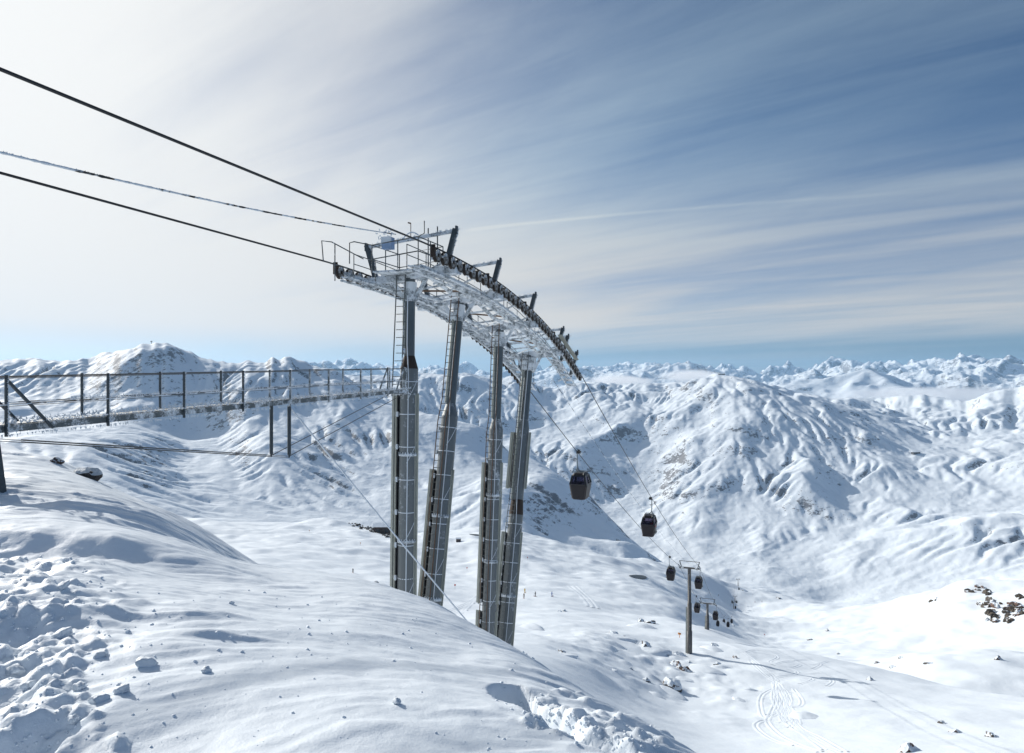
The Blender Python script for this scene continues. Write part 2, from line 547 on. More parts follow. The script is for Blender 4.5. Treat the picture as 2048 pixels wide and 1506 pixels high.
def hit(px, y, y0=2.0, y1=1000.0):
    Ys = np.geomspace(y0, y1, 5000)
    Xs = (px - CX) / F * Ys
    Zr = (CY - y) / F * Ys
    g = ground(Xs, Ys)
    k = np.argmax(Zr <= g)
    if k == 0:
        k = int(np.argmin(Zr - g))
    return Vector((Xs[k], Ys[k], g[k]))


RSPLIT = 46.0
r1 = np.concatenate([np.geomspace(1.5, 7.6, 40, endpoint=False), np.geomspace(7.6, 23, 500, endpoint=False), np.geomspace(23, RSPLIT, 40)])
_c = Sheet(R(52), 120, np.geomspace(1.5, RSPLIT, 200), lambda X, Y: base12(X, Y))
S1 = _c
S2 = Sheet(R(50), 760, np.geomspace(RSPLIT - 0.3, 1100, 430), mid_height)
for (px, y, dpx, dpy, hl, hw, dep, rim) in [
        (1030, 1392, 0.2, 1.0, 0.30, 0.16, 0.24, 0.75), (1095, 1430, 0.5, 1.0, 0.34, 0.17, 0.20, 0.45),
        (1180, 1478, 0.9, 1.0, 0.36, 0.17, 0.10, 0.2),
        (55, 1485, -0.2, 1.0, 0.26, 0.19, 0.15, 0.3), (20, 1330, 0.4, 1.0, 0.20, 0.16, 0.09, 0.2), (40, 1255, 0.9, 0.6, 0.26, 0.18, 0.09, 0.2)]:
    q = hit(px, y, 2.0, 12.0)
    PRINTS.append((q.x, q.y, math.atan2(-dpy, dpx), hl, hw, dep, rim))
NEAR_A = np.linspace(-R(52), R(52), 740)
_r = random.Random(17)
for k in range(580):
    if k < 430:
        px, y, rad = abs(_r.gauss(0, 110)), 1506 - 400 * _r.random() ** .8, 0.016 + 0.066 * _r.random() ** 3.2
        if px > 235 - .22 * (1506 - y):
            continue
    else:
        f = _r.random(); px, y, rad = 1075 + 230 * f + _r.gauss(0, 34), 1418 + 80 * f + _r.gauss(0, 16), 0.02 + 0.055 * _r.random() ** 1.6
        if y < 1385 or px < 1050:
            continue
    q = hit(px, min(y, 1530), 2.0, 9.0)
    CLODS.append((q.x, q.y, rad, rad * _r.uniform(.35, .75)))
S1 = Sheet(R(52), 740, r1, near_height)
snow_near = S1.build('snow_ground', 'snow_near')
snow_mid = S2.build('ski_slope', 'snow_mid')

# ------------------------------------------------------------------ the valley and its mountains
mtn_pts = [
    # hidden valley floor in front
    P(-400, 1090, 1000), P(0, 1080, 1000), P(300, 1090, 1000), P(600, 1120, 1000), P(900, 1150, 1000), P(1200, 1200, 1050), P(1500, 1260, 1100), P(1800, 1340, 1050), P(2048, 1340, 1000), P(2500, 1300, 1000),
    # left massif
    P(-400, 960, 1400), P(0, 930, 1350), P(200, 960, 1350), P(330, 1000, 1300), P(440, 1040, 1250), P(560, 1050, 1300), P(700, 1060, 1350), P(900, 1075, 1350), P(1050, 1085, 1350), P(1180, 1110, 1400),
    P(0, 860, 1824), P(150, 880, 1793), P(300, 900, 1762), P(430, 960, 1700), P(520, 900, 1793), P(640, 940, 1731), P(760, 960, 1731), P(900, 960, 1731), P(1000, 960, 1700), P(1100, 1010, 1650), P(1180, 1060, 1600),
    P(0, 790, 2196), P(150, 800, 2165), P(300, 790, 2134), P(400, 850, 2072), P(470, 800, 2134), P(600, 830, 2103), P(760, 850, 2072), P(900, 870, 2010), P(1000, 900, 2050),
    P(0, 722, 2506), P(60, 718, 2506), P(120, 724, 2506), P(195, 708, 2475), P(250, 700, 2444), P(290, 686, 2413), P(340, 690, 2413), P(390, 710, 2413), P(430, 724, 2444), P(520, 724, 2506), P(575, 712, 2475), P(640, 738, 2444), P(720, 772, 2413), P(820, 800, 2382), P(900, 830, 2320), P(980, 850, 2196), P(1060, 916, 2100), P(1120, 940, 1950), P(1180, 985, 1850), P(1240, 1045, 1720), P(1290, 1095, 1600),
    P(-400, 700, 2506),
    P(0, 760, 3002), P(300, 780, 3002), P(575, 790, 2940), P(800, 830, 2754), P(950, 890, 2506), P(1060, 960, 2500), P(1180, 1060, 2200), P(1290, 1140, 1900),
    # right massif
    P(1330, 1130, 2150), P(1440, 1140, 2000), P(1560, 1150, 1900), P(1660, 1190, 1800), P(1760, 1170, 1750), P(1900, 1180, 1650), P(2048, 1160, 1600), P(2500, 1120, 1600),
    P(1280, 1000, 2800), P(1200, 920, 3100), P(1120, 850, 3500), P(1000, 800, 4000), P(900, 775, 4300), P(760, 775, 4500),
    P(1350, 1080, 2350), P(1400, 1000, 2600), P(1470, 900, 2950), P(1530, 820, 3350), P(1490, 790, 3550), P(1432, 748, 3900), P(1380, 775, 4050), P(1280, 765, 4300), P(1180, 760, 4500), P(1080, 758, 4700), P(980, 762, 4800),
    P(1330, 900, 3200), P(1270, 850, 3500), P(1400, 850, 3350), P(1200, 800, 3900),
    P(1560, 900, 2980), P(1500, 1000, 2600), P(1460, 1080, 2350), P(1560, 1060, 2330), P(1620, 980, 2580), P(1640, 880, 3000), P(1600, 800, 3650), P(1520, 775, 4300),
    P(1700, 1100, 2100), P(1700, 1000, 2600), P(1740, 930, 2780), P(1720, 850, 3200), P(1700, 800, 4300), P(1700, 790, 4900), P(1850, 815, 4300), P(1840, 795, 5000), P(1960, 800, 4900), P(1640, 785, 4800),
    P(1850, 1080, 2100), P(1850, 980, 2600), P(1880, 900, 3000), P(1880, 840, 3700), P(2048, 1040, 2150), P(2048, 950, 2600), P(2048, 860, 3200), P(2000, 825, 3700), P(2048, 778, 4500), P(2500, 900, 2600), P(2500, 760, 4300),
    # behind the crests
    P(1432, 800, 4900), P(1180, 800, 5500), P(900, 810, 5600), P(1700, 830, 6000), P(2048, 830, 5600), P(300, 850, 5000), P(1432, 850, 6500), P(600, 850, 5500), P(1900, 830, 6200), P(-400, 800, 4500),
]
base3 = RBF(mtn_pts, 0.045, 2e-4)


def mtn_height(X, Y):
    Z = base3(X, Y)
    r = np.hypot(X, Y)
    fin = sstep(1000, 1500, r)
    wx = X + 140 * fbm(X / 520, Y / 520, 3); wy = Y + 140 * fbm(X / 520 + 7, Y / 520 + 3, 3)
    A = 0.040 * np.minimum(r, 4200)
    Z = Z + fin * A * (1.15 * eroded(wx / 820, wy / 820, 6, 0.7))
    Z = Z + fin * 0.0075 * r * (ridged(wx / 520 + 3, wy / 520, 3, 0.42, 1.5) - 0.9)
    Z = Z + fin * 0.0013 * r * fbm(X / 90, Y / 90, 3)
    return Z


def mtn_fine(X, Y):
    r = np.hypot(X, Y)
    return sstep(1000, 1500, r) * 0.0006 * r * fbm(X / 26, Y / 26, 3)


# running water and avalanches have cut gullies down the fall lines: drops roll over a square grid and carry material off
CELL = 8.0
EROS = 1.15
gx0, gy0 = -4300.0, 950.0
gnx, gny = 1240, 590
gX, gY = np.meshgrid(gx0 + CELL * np.arange(gnx), gy0 + CELL * np.arange(gny))
H0 = mtn_height(gX, gY) / CELL


def erode(H, drops, steps, seed):
    g = np.random.default_rng(seed)
    H = H.copy(); ny, nx = H.shape
    Hf = H.ravel()
    x = g.random(drops) * (nx - 3) + 1; y = g.random(drops) * (ny - 3) + 1
    dx = np.zeros(drops); dy = np.zeros(drops); sp = np.ones(drops); wat = np.ones(drops); sed = np.zeros(drops)
    live = np.ones(drops, bool)
    for _ in range(steps):
        ix = x.astype(int); iy = y.astype(int); fx = x - ix; fy = y - iy
        k = iy * nx + ix
        a, b, c, d = Hf[k], Hf[k + 1], Hf[k + nx], Hf[k + nx + 1]
        h = a * (1 - fx) * (1 - fy) + b * fx * (1 - fy) + c * (1 - fx) * fy + d * fx * fy
        gx = (b - a) * (1 - fy) + (d - c) * fy; gy = (c - a) * (1 - fx) + (d - b) * fx
        dx = dx * 0.25 - gx * 0.75; dy = dy * 0.25 - gy * 0.75
        ln = np.hypot(dx, dy) + 1e-9
        dx /= ln; dy /= ln
        x2 = np.clip(x + dx, 1, nx - 2.01); y2 = np.clip(y + dy, 1, ny - 2.01)
        jx = x2.astype(int); jy = y2.astype(int); ex = x2 - jx; ey = y2 - jy
        q = jy * nx + jx
        h2 = Hf[q] * (1 - ex) * (1 - ey) + Hf[q + 1] * ex * (1 - ey) + Hf[q + nx] * (1 - ex) * ey + Hf[q + nx + 1] * ex * ey
        dh = h2 - h
        cap = np.maximum(-dh, 0.005) * sp * wat * 1.6
        dep = np.where(dh > 0, np.minimum(dh, sed), np.where(sed > cap, (sed - cap) * 0.25, 0.0))
        ero = np.where((dh <= 0) & (sed < cap), np.minimum((cap - sed) * 0.12, -dh * 0.5), 0.0)
        amt = dep - ero
        ch = 0
        for kk, wt in ((k, (1 - fx) * (1 - fy)), (k + 1, fx * (1 - fy)), (k + nx, (1 - fx) * fy), (k + nx + 1, fx * fy)):
            ch = ch + np.bincount(kk, weights=amt * wt, minlength=Hf.size)
        Hf += np.clip(ch, -0.035, 0.02)
        sed = sed - dep + ero
        sp = np.sqrt(np.maximum(sp * sp - dh * 4.0, 0.01)); sp = np.minimum(sp, 4.0); wat *= 0.985
        x, y = x2, y2
    return Hf.reshape(ny, nx)


def blur(G):
    return (4 * G + 2 * (np.roll(G, 1, 0) + np.roll(G, -1, 0) + np.roll(G, 1, 1) + np.roll(G, -1, 1))
            + np.roll(np.roll(G, 1, 0), 1, 1) + np.roll(np.roll(G, 1, 0), -1, 1) + np.roll(np.roll(G, -1, 0), 1, 1) + np.roll(np.roll(G, -1, 0), -1, 1)) / 16


H1 = H0
for sd_ in range(9):
    Hn = erode(H1, 50000, 60, sd_)
    H1 = H1 + 0.42 * (Hn - H1) + 0.40 * blur(Hn - H1)
DH = (H1 - H0) * CELL
DH = EROS * (np.where(DH < 0, 45 * np.tanh(DH / 45), 16 * np.tanh(DH / 16)))


def grid_sample(G, X, Y):
    fx = np.clip((X - gx0) / CELL, 0, gnx - 1.01); fy = np.clip((Y - gy0) / CELL, 0, gny - 1.01)
    i = fy.astype(int); j = fx.astype(int); v = fy - i; u = fx - j
    return (G[i, j] * (1 - u) + G[i, j + 1] * u) * (1 - v) + (G[i + 1, j] * (1 - u) + G[i + 1, j + 1] * u) * v


def mtn_final(X, Y):
    Z = mtn_height(X, Y) + mtn_fine(X, Y)
    inside = sstep(100, 500, X - gx0) * sstep(100, 500, gx0 + CELL * gnx - X) * sstep(130, 480, Y - gy0) * sstep(100, 500, gy0 + CELL * gny - Y)
    return Z + inside * grid_sample(DH, X, Y) * (0.12 + 1.5 * sstep(-0.35, 0.45, fbm(X / 900 + 2, Y / 900 + 6, 3)))


S3 = Sheet(R(47), 1020, np.concatenate([np.geomspace(1000, 1250, 25, endpoint=False), np.geomspace(1250, 4800, 400, endpoint=False), np.geomspace(4800, 6500, 40)]), mtn_final)
# trim the crest lines to the skyline of the place
def trim(sheet, ylo, yhi, pxs, ys, fade=90.0):
    X, Y, Z = sheet.X, sheet.Y, sheet.Z
    U = X / np.maximum(Y, 1) * F + CX
    band = (Y > ylo) & (Y < yhi)
    W = np.where(band, Z / np.maximum(Y, 1), -9)
    k = W.argmax(0)
    cols = np.arange(X.shape[1])
    u = U[k, cols]; wact = W[k, cols]; ycr = Y[k, cols]
    want = (CY - np.interp(u, pxs, ys)) / F
    want = want + (0.0020 + 0.0020 * (u < 650)) * fbm(u / 20.0, u * 0 + 3.3, 5)
    m = sstep(pxs[0] - fade, pxs[0], u) * (1 - sstep(pxs[-1], pxs[-1] + fade, u))
    dw = (want - wact) * m
    dw = np.convolve(np.pad(dw, 2, mode='edge'), np.hanning(7)[1:-1] / np.hanning(7).sum(), 'valid')
    ycr = np.convolve(np.pad(ycr, 30, mode='edge'), np.ones(61) / 61, 'valid')
    wt = sstep(0.72, 1.0, Y / ycr[None, :])
    sheet.Z = Z + wt * dw[None, :] * Y


trim(S3, 1700, 2800, [0, 30, 60, 100, 150, 190, 200, 230, 268, 285, 300, 330, 350, 380, 395, 430, 470, 500, 530, 545, 556, 570, 590, 640],
     [722, 717, 715, 722, 722, 712, 707, 704, 695, 686, 688, 686, 692, 702, 712, 722, 725, 722, 725, 714, 722, 711, 718, 736])
trim(S3, 3000, 5200, [1114, 1160, 1253, 1330, 1378, 1415, 1429, 1456, 1498, 1563, 1586, 1655, 1760, 1841, 1933, 1980, 2048],
     [777, 764, 767, 766, 763, 752, 747, 750, 757, 775, 782, 796, 795, 789, 803, 784, 772])
mountains = S3.build('mountains', 'snow_mountain')

# far ranges
def range_height(X, Y):
    a, b = np.arctan2(X, Y), np.log(np.hypot(X, Y))
    r = np.exp(b)
    u = X / np.maximum(Y, 1) * F + CX
    # height of the crest line above the valleys, in metres at 1 km
    crest = np.interp(u, [-600, 0, 500, 640, 690, 760, 830, 900, 1000, 1100, 1200, 1300, 1400, 1500, 1600, 1730, 1800, 1900, 2048, 2600],
                      [10, 10, 10, 30, 38, 26, 20, 30, 18, 16, 26, 34, 20, 12, 14, 20, 14, 20, 24, 20])
    rid = ridged(X / 2300 + 1.7, Y / 2300 + 4.0, 8, 0.54, 1.1)
    big = fbm(X / 5200 + 4, Y / 5200, 2)
    base = -0.060 * r
    up = sstep(9300, 12500, r) * (1 - sstep(19000, 23000, r))
    return base + up * r * (0.030 * (rid - 0.62) + 0.026 * big) + up * r * (0.022 + crest / 1000 * 0.55)


SR = Sheet(R(46), 940, np.concatenate([np.geomspace(6300, 9300, 14, endpoint=False), np.geomspace(9300, 19500, 150, endpoint=False), np.geomspace(19500, 24000, 12)]), range_height)
far_range = SR.build('far_ranges', 'snow_range')


# the pyramid peak beyond the sea of fog
def pyr_height(X, Y):
    cx_, cy_, cz_ = P(1733, 737, 8300)
    d = np.hypot((X - cx_) / 1.5, (Y - cy_))
    ang = np.arctan2(Y - cy_, X - cx_)
    sp = 1 + 0.22 * np.cos(3 * ang + 0.9) + 0.1 * np.cos(7 * ang)
    Z = cz_ - 0.52 * d * sp * (1 - 0.25 * sstep(0, 1500, d)) + 60 * (ridged(X / 700, Y / 700, 6) - 0.9) * sstep(0, 350, d)
    return np.maximum(Z, -1200)


class Patch(Sheet):
    def __init__(self, cx_, cy_, hx, hy, n, fn):
        xs = np.linspace(cx_ - hx, cx_ + hx, n); ys = np.linspace(cy_ - hy, cy_ + hy, n)
        self.X, self.Y = np.meshgrid(xs, ys)
        self.Z = fn(self.X, self.Y)


_p = P(1733, 737, 8300)
pyramid = Patch(_p[0], _p[1], 2600, 1700, 170, pyr_height).build('pyramid_peak', 'snow_mountain')
for o in (snow_near, snow_mid, mountains, far_range, pyramid):
    o['kind'] = 'structure'

# ------------------------------------------------------------------ helpers: meshes and things
V = Vector


class MB:
    """collects simple solids into one mesh"""
    def __init__(self):
        self.v = []; self.f = []; self.mi = []; self.slot = 0; self.sm = []

    def add(self, vs, fs, smooth=False):
        o = len(self.v)
        self.v.extend(tuple(p) for p in vs)
        self.f.extend(tuple(i + o for i in f) for f in fs)
        self.mi.extend([self.slot] * len(fs))
        self.sm.extend([smooth] * len(fs))

    def box(self, c, hx, hy, hz, ax=V((1, 0, 0)), ay=V((0, 1, 0)), az=V((0, 0, 1))):
        c = V(c)
        vs = [c + ax * (hx * i) + ay * (hy * j) + az * (hz * k) for k in (-1, 1) for j in (-1, 1) for i in (-1, 1)]
        self.add(vs, [(0, 2, 3, 1), (4, 5, 7, 6), (0, 1, 5, 4), (2, 6, 7, 3), (0, 4, 6, 2), (1, 3, 7, 5)])

    def beam(self, p0, p1, w, h, up=V((0, 0, 1))):
        """rectangular bar from p0 to p1"""
        p0 = V(p0); p1 = V(p1)
        az = (p1 - p0); ln = az.length; az.normalize()
        ax = az.cross(up)
        if ax.length < 1e-4:
            ax = az.cross(V((1, 0, 0)))
        ax.normalize(); ay = ax.cross(az)
        self.box((p0 + p1) / 2, w / 2, h / 2, ln / 2, ax, ay, az)

    def rings(self, cs, rs, axis, n=10, caps=True, smooth=True, ref=None):
        """lathe: circles of radius rs[i] about cs[i]; axis may be one vector or one per ring"""
        vs = []
        axs = axis if isinstance(axis, list) else [axis] * len(cs)
        a0 = axs[0].normalized()
        x = (ref or (V((0, 0, 1)) if abs(a0.z) < 0.9 else V((1, 0, 0)))).cross(a0).normalized()
        for c, r, a in zip(cs, rs, axs):
            a = a.normalized()
            x = (x - a * x.dot(a)).normalized(); y = a.cross(x)
            for k in range(n):
                t = 2 * math.pi * k / n
                vs.append(V(c) + x * (r * math.cos(t)) + y * (r * math.sin(t)))
        fs = []
        for i in range(len(cs) - 1):
            for k in range(n):
                a, b = i * n + k, i * n + (k + 1) % n
                fs.append((a, b, b + n, a + n))
        self.add(vs, fs, smooth)
        if caps:
            self.add(vs[:n], [tuple(range(n - 1, -1, -1))])
            self.add(vs[-n:], [tuple(range(n))])

    def tube(self, p0, p1, r0, r1=None, n=8, caps=True):
        p0 = V(p0); p1 = V(p1)
        self.rings([p0, p1], [r0, r0 if r1 is None else r1], p1 - p0, n, caps)

    def path(self, pts, r, n=6, rs=None):
        pts = [V(p) for p in pts]
        axs = []
        for i in range(len(pts)):
            a = pts[min(i + 1, len(pts) - 1)] - pts[max(i - 1, 0)]
            axs.append(a)
        self.rings(pts, rs or [r] * len(pts), axs, n)

    def spikes(self, p0, p1, n, ln, wid, rnd, dirs, spread=0.05):
        """feathers of rime growing off the bar p0-p1"""
        p0 = V(p0); p1 = V(p1); ax = (p1 - p0).normalized()
        for _ in range(n):
            d = V(rnd.choice(dirs)) + V((rnd.uniform(-.4, .4), rnd.uniform(-.4, .4), rnd.uniform(-.4, .4)))
            d.normalize()
            c = p0.lerp(p1, rnd.random()) + d * spread * rnd.random()
            l = ln * rnd.uniform(0.4, 1.2); w_ = wid * rnd.uniform(0.6, 1.3)
            s = ax * w_; u = ax.cross(d).normalized() * w_ * 0.8
            self.add([c + s, c - s * 0.6 + u, c - s * 0.6 - u, c + d * l], [(0, 1, 3), (1, 2, 3), (2, 0, 3), (0, 2, 1)])

    def mesh(self, name, mats):
        me = bpy.data.meshes.new(name)
        me.from_pydata(self.v, [], self.f)
        for m in (mats if isinstance(mats, (list, tuple)) else [mats]):
            me.materials.append(MATS[m])
        me.polygons.foreach_set('material_index', self.mi)
        me.polygons.foreach_set('use_smooth', self.sm)
        me.update()
        return me

    def build(self, name, mats, parent=None, origin=None):
        """link as one object; with a parent the points stay where they are in the world"""
        o = V(origin) if origin is not None else (parent_origin(parent) if parent else V((0, 0, 0)))
        if o.length > 0:
            self.v = [(x - o.x, y - o.y, z - o.z) for (x, y, z) in self.v]
        ob = bpy.data.objects.new(name, self.mesh(name, mats))
        col.objects.link(ob)
        if name.endswith('rime'):
            ob['kind'] = 'stuff'
        if parent:
            ob.parent = parent
        elif origin is not None:
            ob.location = o
        return ob


def parent_origin(o):
    p = V((0, 0, 0))
    while o is not None:
        p = p + V(o.location)
        o = o.parent
    return p


def tag(o, label=None, cat=None, group=None, kind=None):
    for k, v in (('label', label), ('category', cat), ('group', group), ('kind', kind)):
        if v:
            o[k] = v
    return o


def thing(name, label, cat, loc=(0, 0, 0), group=None, rz=0.0):
    o = bpy.data.objects.new(name, None)
    o.empty_display_size = 0.5
    o.location = loc; o.rotation_euler = (0, 0, rz)
    col.objects.link(o)
    return tag(o, label, cat, group)


def part(name, me, parent, loc=(0, 0, 0), rot=None):
    o = bpy.data.objects.new(name, me)
    col.objects.link(o); o.parent = parent; o.location = loc
    if rot is not None:
        o.rotation_euler = rot
    return o


def copy_tree(o, parent=None):
    c = o.copy(); col.objects.link(c); c.parent = parent
    for ch in list(o.children):
        copy_tree(ch, c)
    return c


# ------------------------------------------------------------------ materials of the lift
def simple(name, color, rough=0.5, metal=0.0, var=0.25, scale=6.0, bump=0.0):
    m, t = material(name)
    o = t.n('ShaderNodeTexCoord').outputs['Object']
    n = t.noise(o, scale, 5.0, 0.6)
    lo = tuple(x * (1 - var) for x in color[:3]) + (1,); hi = tuple(min(1, x * (1 + var)) for x in color[:3]) + (1,)
    c = t.mix(n, lo, hi)
    nb = t.n('ShaderNodeBump', {'Height': n, 'Strength': bump, 'Distance': 0.02}) if bump else None
    finish(t, principled(t, c, rough, metal, nb))


def frosted(name, color, amount, rough=0.45, metal=0.6, scale=3.0, streak=1.0):
    """steel with hoar frost grown on in patches"""
    m, t = material(name)
    o = t.n('ShaderNodeTexCoord').outputs['Object']
    mp = t.n('ShaderNodeMapping', {'Vector': o}); mp.inputs['Scale'].default_value = (1, 1, streak)
    n1 = t.noise(mp, scale, 6.0, 0.68)
    n2 = t.noise(o, scale * 9, 4.0, 0.7)
    k = t.math('ADD', t.math('MULTIPLY', n1, 0.7), t.math('MULTIPLY', n2, 0.3))
    f = t.ramp(k, (0.78 - amount, 0.92 - amount))
    lo = tuple(x * 0.7 for x in color[:3]) + (1,); hi = tuple(min(1, x * 1.25) for x in color[:3]) + (1,)
    c = t.mix(f, t.mix(n1, lo, hi), (0.82, 0.86, 0.90, 1))
    r = t.math('MULTIPLY_ADD', f, 0.75 - rough, rough)
    mt = t.math('MULTIPLY', t.math('SUBTRACT', 1.0, f), metal)
    b = t.n('ShaderNodeBump', {'Height': t.math('ADD', f, n2), 'Strength': 0.5, 'Distance': 0.02})
    finish(t, principled(t, c, r, mt, b))


frosted('column_steel', (0.175, 0.19, 0.195), 0.25, 0.5, 0.35, 0.9, 0.35)
frosted('upper_steel', (0.12, 0.14, 0.15), 0.19, 0.45, 0.35, 1.2, 0.4)
frosted('head_steel', (0.24, 0.27, 0.29), 0.38, 0.5, 0.3, 2.2)
frosted('dark_arm', (0.06, 0.075, 0.085), 0.18, 0.4, 0.2, 2.5)
frosted('bridge_steel', (0.13, 0.15, 0.155), 0.315, 0.5, 0.2, 3.5)
frosted('thin_steel', (0.12, 0.13, 0.13), 0.26, 0.5, 0.4, 3.0)
frosted('duct_steel', (0.42, 0.43, 0.38), 0.18, 0.5, 0.3, 1.0, 0.3)
simple('rime', (0.80, 0.84, 0.88), 0.7, 0, 0.08, 9.0)
simple('rust', (0.045, 0.030, 0.023), 0.8, 0, 0.4, 4.0)
simple('rust_light', (0.16, 0.10, 0.065), 0.8, 0, 0.35, 6.0)
simple('gap_shade', (0.02, 0.022, 0.024), 0.7, 0, 0.2)  # near-black colour standing in for shade behind the guard channels
simple('rope_steel', (0.035, 0.036, 0.038), 0.55, 0.3, 0.3, 30.0)
simple('tyre', (0.040, 0.030, 0.024), 0.85, 0, 0.35, 8.0)
frosted('sheave_face', (0.17, 0.155, 0.14), 0.30, 0.6, 0.1, 7.0)
simple('wire', (0.05, 0.052, 0.055), 0.5, 0.4, 0.2)
simple('box_blue', (0.30, 0.42, 0.62), 0.5, 0, 0.4, 4.0)
simple('cabin_dark', (0.014, 0.009, 0.011), 0.5, 0.1, 0.2)
simple('cabin_black', (0.012, 0.012, 0.014), 0.35, 0.0, 0.2)
simple('cabin_metal', (0.30, 0.30, 0.28), 0.4, 0.5, 0.2)
simple('hanger_grey', (0.22, 0.25, 0.27), 0.45, 0.4, 0.2)
simple('far_steel', (0.13, 0.125, 0.12), 0.55, 0.2, 0.25, 2.0)


def mat_glass():
    m, t = material('tinted_glass')
    tr = t.n('ShaderNodeBsdfTransparent', {'Color': (0.70, 0.67, 0.75, 1)})
    gl = principled(t, (0.02, 0.02, 0.03, 1), 0.08)
    mx = t.n('ShaderNodeMixShader')
    t.set(mx, 0, 0.22); t.set(mx, 1, tr.outputs[0]); t.set(mx, 2, gl.outputs[0])
    finish(t, mx)


mat_glass()


def mat_iced_cable():
    """cable crusted with rime, bare where lumps have dropped off"""
    m, t = material('iced_cable')
    o = t.n('ShaderNodeTexCoord').outputs['Object']
    n = t.noise(o, 1.7, 3.0, 0.6)
    f = t.ramp(n, (0.44, 0.50))
    finish(t, principled(t, t.mix(f, (0.03, 0.032, 0.035, 1), (0.8, 0.84, 0.88, 1)), 0.7))


mat_iced_cable()

# ------------------------------------------------------------------ the gondola lift: line geometry
LD = V((0.3387, 0.9409, 0)); LN = V((0.9409, -0.3387, 0)); L0 = V((-13.485, 0, 0))
TILT = 0.10
UPZ = V((0, 0, 1))


def L(s, t, z):
    return L0 + LD * s + LN * t + V((0, 0, z + TILT * t))


_rs = [0, 11, 26.2, 28.5, 31, 33.1, 36, 38, 40, 42, 44, 45.5, 47.4]
_rz = [4.46, 4.41, 4.35, 4.25, 4.08, 3.86, 3.40, 3.0, 2.52, 1.95, 1.30, 0.72, -0.10]
rope_s, rope_z = np.array(_rs), np.array(_rz)
_fs = np.linspace(0, 47.4, 400)
_fz = np.interp(_fs, rope_s, rope_z)
_k = np.exp(-0.5 * (np.linspace(-1.6, 1.6, 27) / 0.8) ** 2); _k /= _k.sum()
_fz2 = np.convolve(np.pad(_fz, 13, mode='reflect', reflect_type='odd'), _k, 'valid')

# further towers down the valley: (photograph x, crossarm y, base y, metres ahead)
FAR = [(1379, 1136, 1310, 137.0), (1415, 1207, 1260, 185.0), (1467, 1204, 1229, 640.0), (1470, 1193, 1213, 690.0), (1476, 1159, 1177, 780.0)]
FARP = []
for (px, yt, yb, Y) in FAR:
    c = V(P(px, yt, Y))
    g = float(ground(c.x, c.y))
    FARP.append((c, g))


def rope_point(sv, side):
    """point of the haul rope; sv = metres along the line, side = +2 or -2"""
    if sv <= 47.4:
        return L(sv, side, float(np.interp(sv, _fs, _fz2)))
    stations = [L(47.4, side, float(_fz2[-1]))] + [c + LN * side + V((0, 0, 0.35)) for c, g in FARP]
    sags = [1.1, 0.6, 9.0, 0.8, 1.0]
    ss = [47.4] + [(c - L0).dot(LD) for c, g in FARP]
    for i in range(len(ss) - 1):
        if sv <= ss[i + 1] or i == len(ss) - 2:
            f = (sv - ss[i]) / (ss[i + 1] - ss[i])
            p = stations[i].lerp(stations[i + 1], f)
            p.z -= 4 * sags[i] * f * (1 - f)
            return p


def rope_slope(sv):
    a, b = rope_point(sv - 0.3, 0.0), rope_point(sv + 0.3, 0.0)
    return (b - a).normalized()


S_END = (FARP[-1][0] - L0).dot(LD)
for side, lab in ((2.0, 'black haul rope running over the nearer, right-hand row of sheaves'), (-2.0, 'black haul rope running over the farther, left-hand row of sheaves')):
    b = MB()
    sv = np.concatenate([np.linspace(-6, 26, 40), np.linspace(26.3, 47.4, 110), np.linspace(48, 145, 60), np.linspace(146, 200, 30), np.linspace(205, S_END, 60)])
    b.path([rope_point(float(x), side) for x in sv], 0.031, 6)
    tag(b.build('haul_rope', 'rope_steel'), lab, 'cable')

# ------------------------------------------------------------------ the four columns that bend the line down the mountain
# s of the head, crossarm height, base point (metres ahead, height at the point where it meets the snow edge), radii, cone levels
def axis_point(Y):
    return L0 + LD * (Y / 0.9409)


COLS = [
    dict(s=28.16, zca=3.90, by=26.2, bz=-8.67, ru=0.205, rl=0.345, zc=(0.80, 0.30), rust=True, label='nearest lift column, joined to the footbridge, with a rusty brown collar'),
    dict(s=32.84, zca=3.46, by=28.3, bz=-9.70, ru=0.21, rl=0.355, zc=(-1.20, -1.75), rust=False, label='second lift column from the footbridge, leaning, with long ladder up its side'),
    dict(s=37.94, zca=2.55, by=34.2, bz=-12.75, ru=0.22, rl=0.36, zc=(-2.2, -2.75), rust=False, label='third lift column from the footbridge, nearly upright between two leaning ones'),
    dict(s=42.90, zca=1.30, by=36.4, bz=-14.2, ru=0.33, rl=0.40, zc=(-6.9, -7.7), rust=True, label='farthest of four tall lift columns, leaning, with rusty collar halfway down'),
]
TRAIN = [(26.4, 30.9, 8), (31.5, 35.9, 8), (36.4, 40.9, 9), (41.4, 47.2, 12)]


def sheave_mesh():
    b = MB()
    r = 0.245
    ax = V((0, 1, 0))
    b.slot = 0
    b.rings([V((0, y, 0)) for y in (-.06, -.055, -.02, .02, .055, .06)], [r - .01, r, r - .03, r - .03, r, r - .01], ax, 18, caps=False)
    b.slot = 1
    b.rings([V((0, y, 0)) for y in (-.066, -.05, -.03)], [r - .035, r - .05, r - .06], ax, 18)
    b.rings([V((0, y, 0)) for y in (.03, .05, .066)], [r - .06, r - .05, r - .035], ax, 18)
    b.slot = 0
    b.rings([V((0, y, 0)) for y in (-.09, .09)], [.06, .06], ax, 10)
    return b.mesh('sheave', ['tyre', 'sheave_face'])


SHEAVE = sheave_mesh()
rung_b = MB(); rung_b.tube((-.19, 0, 0), (.19, 0, 0), 0.016, n=6); RUNG = rung_b.mesh('rung', 'thin_steel')
LADDER_YAW = math.atan2(LN.y, LN.x)


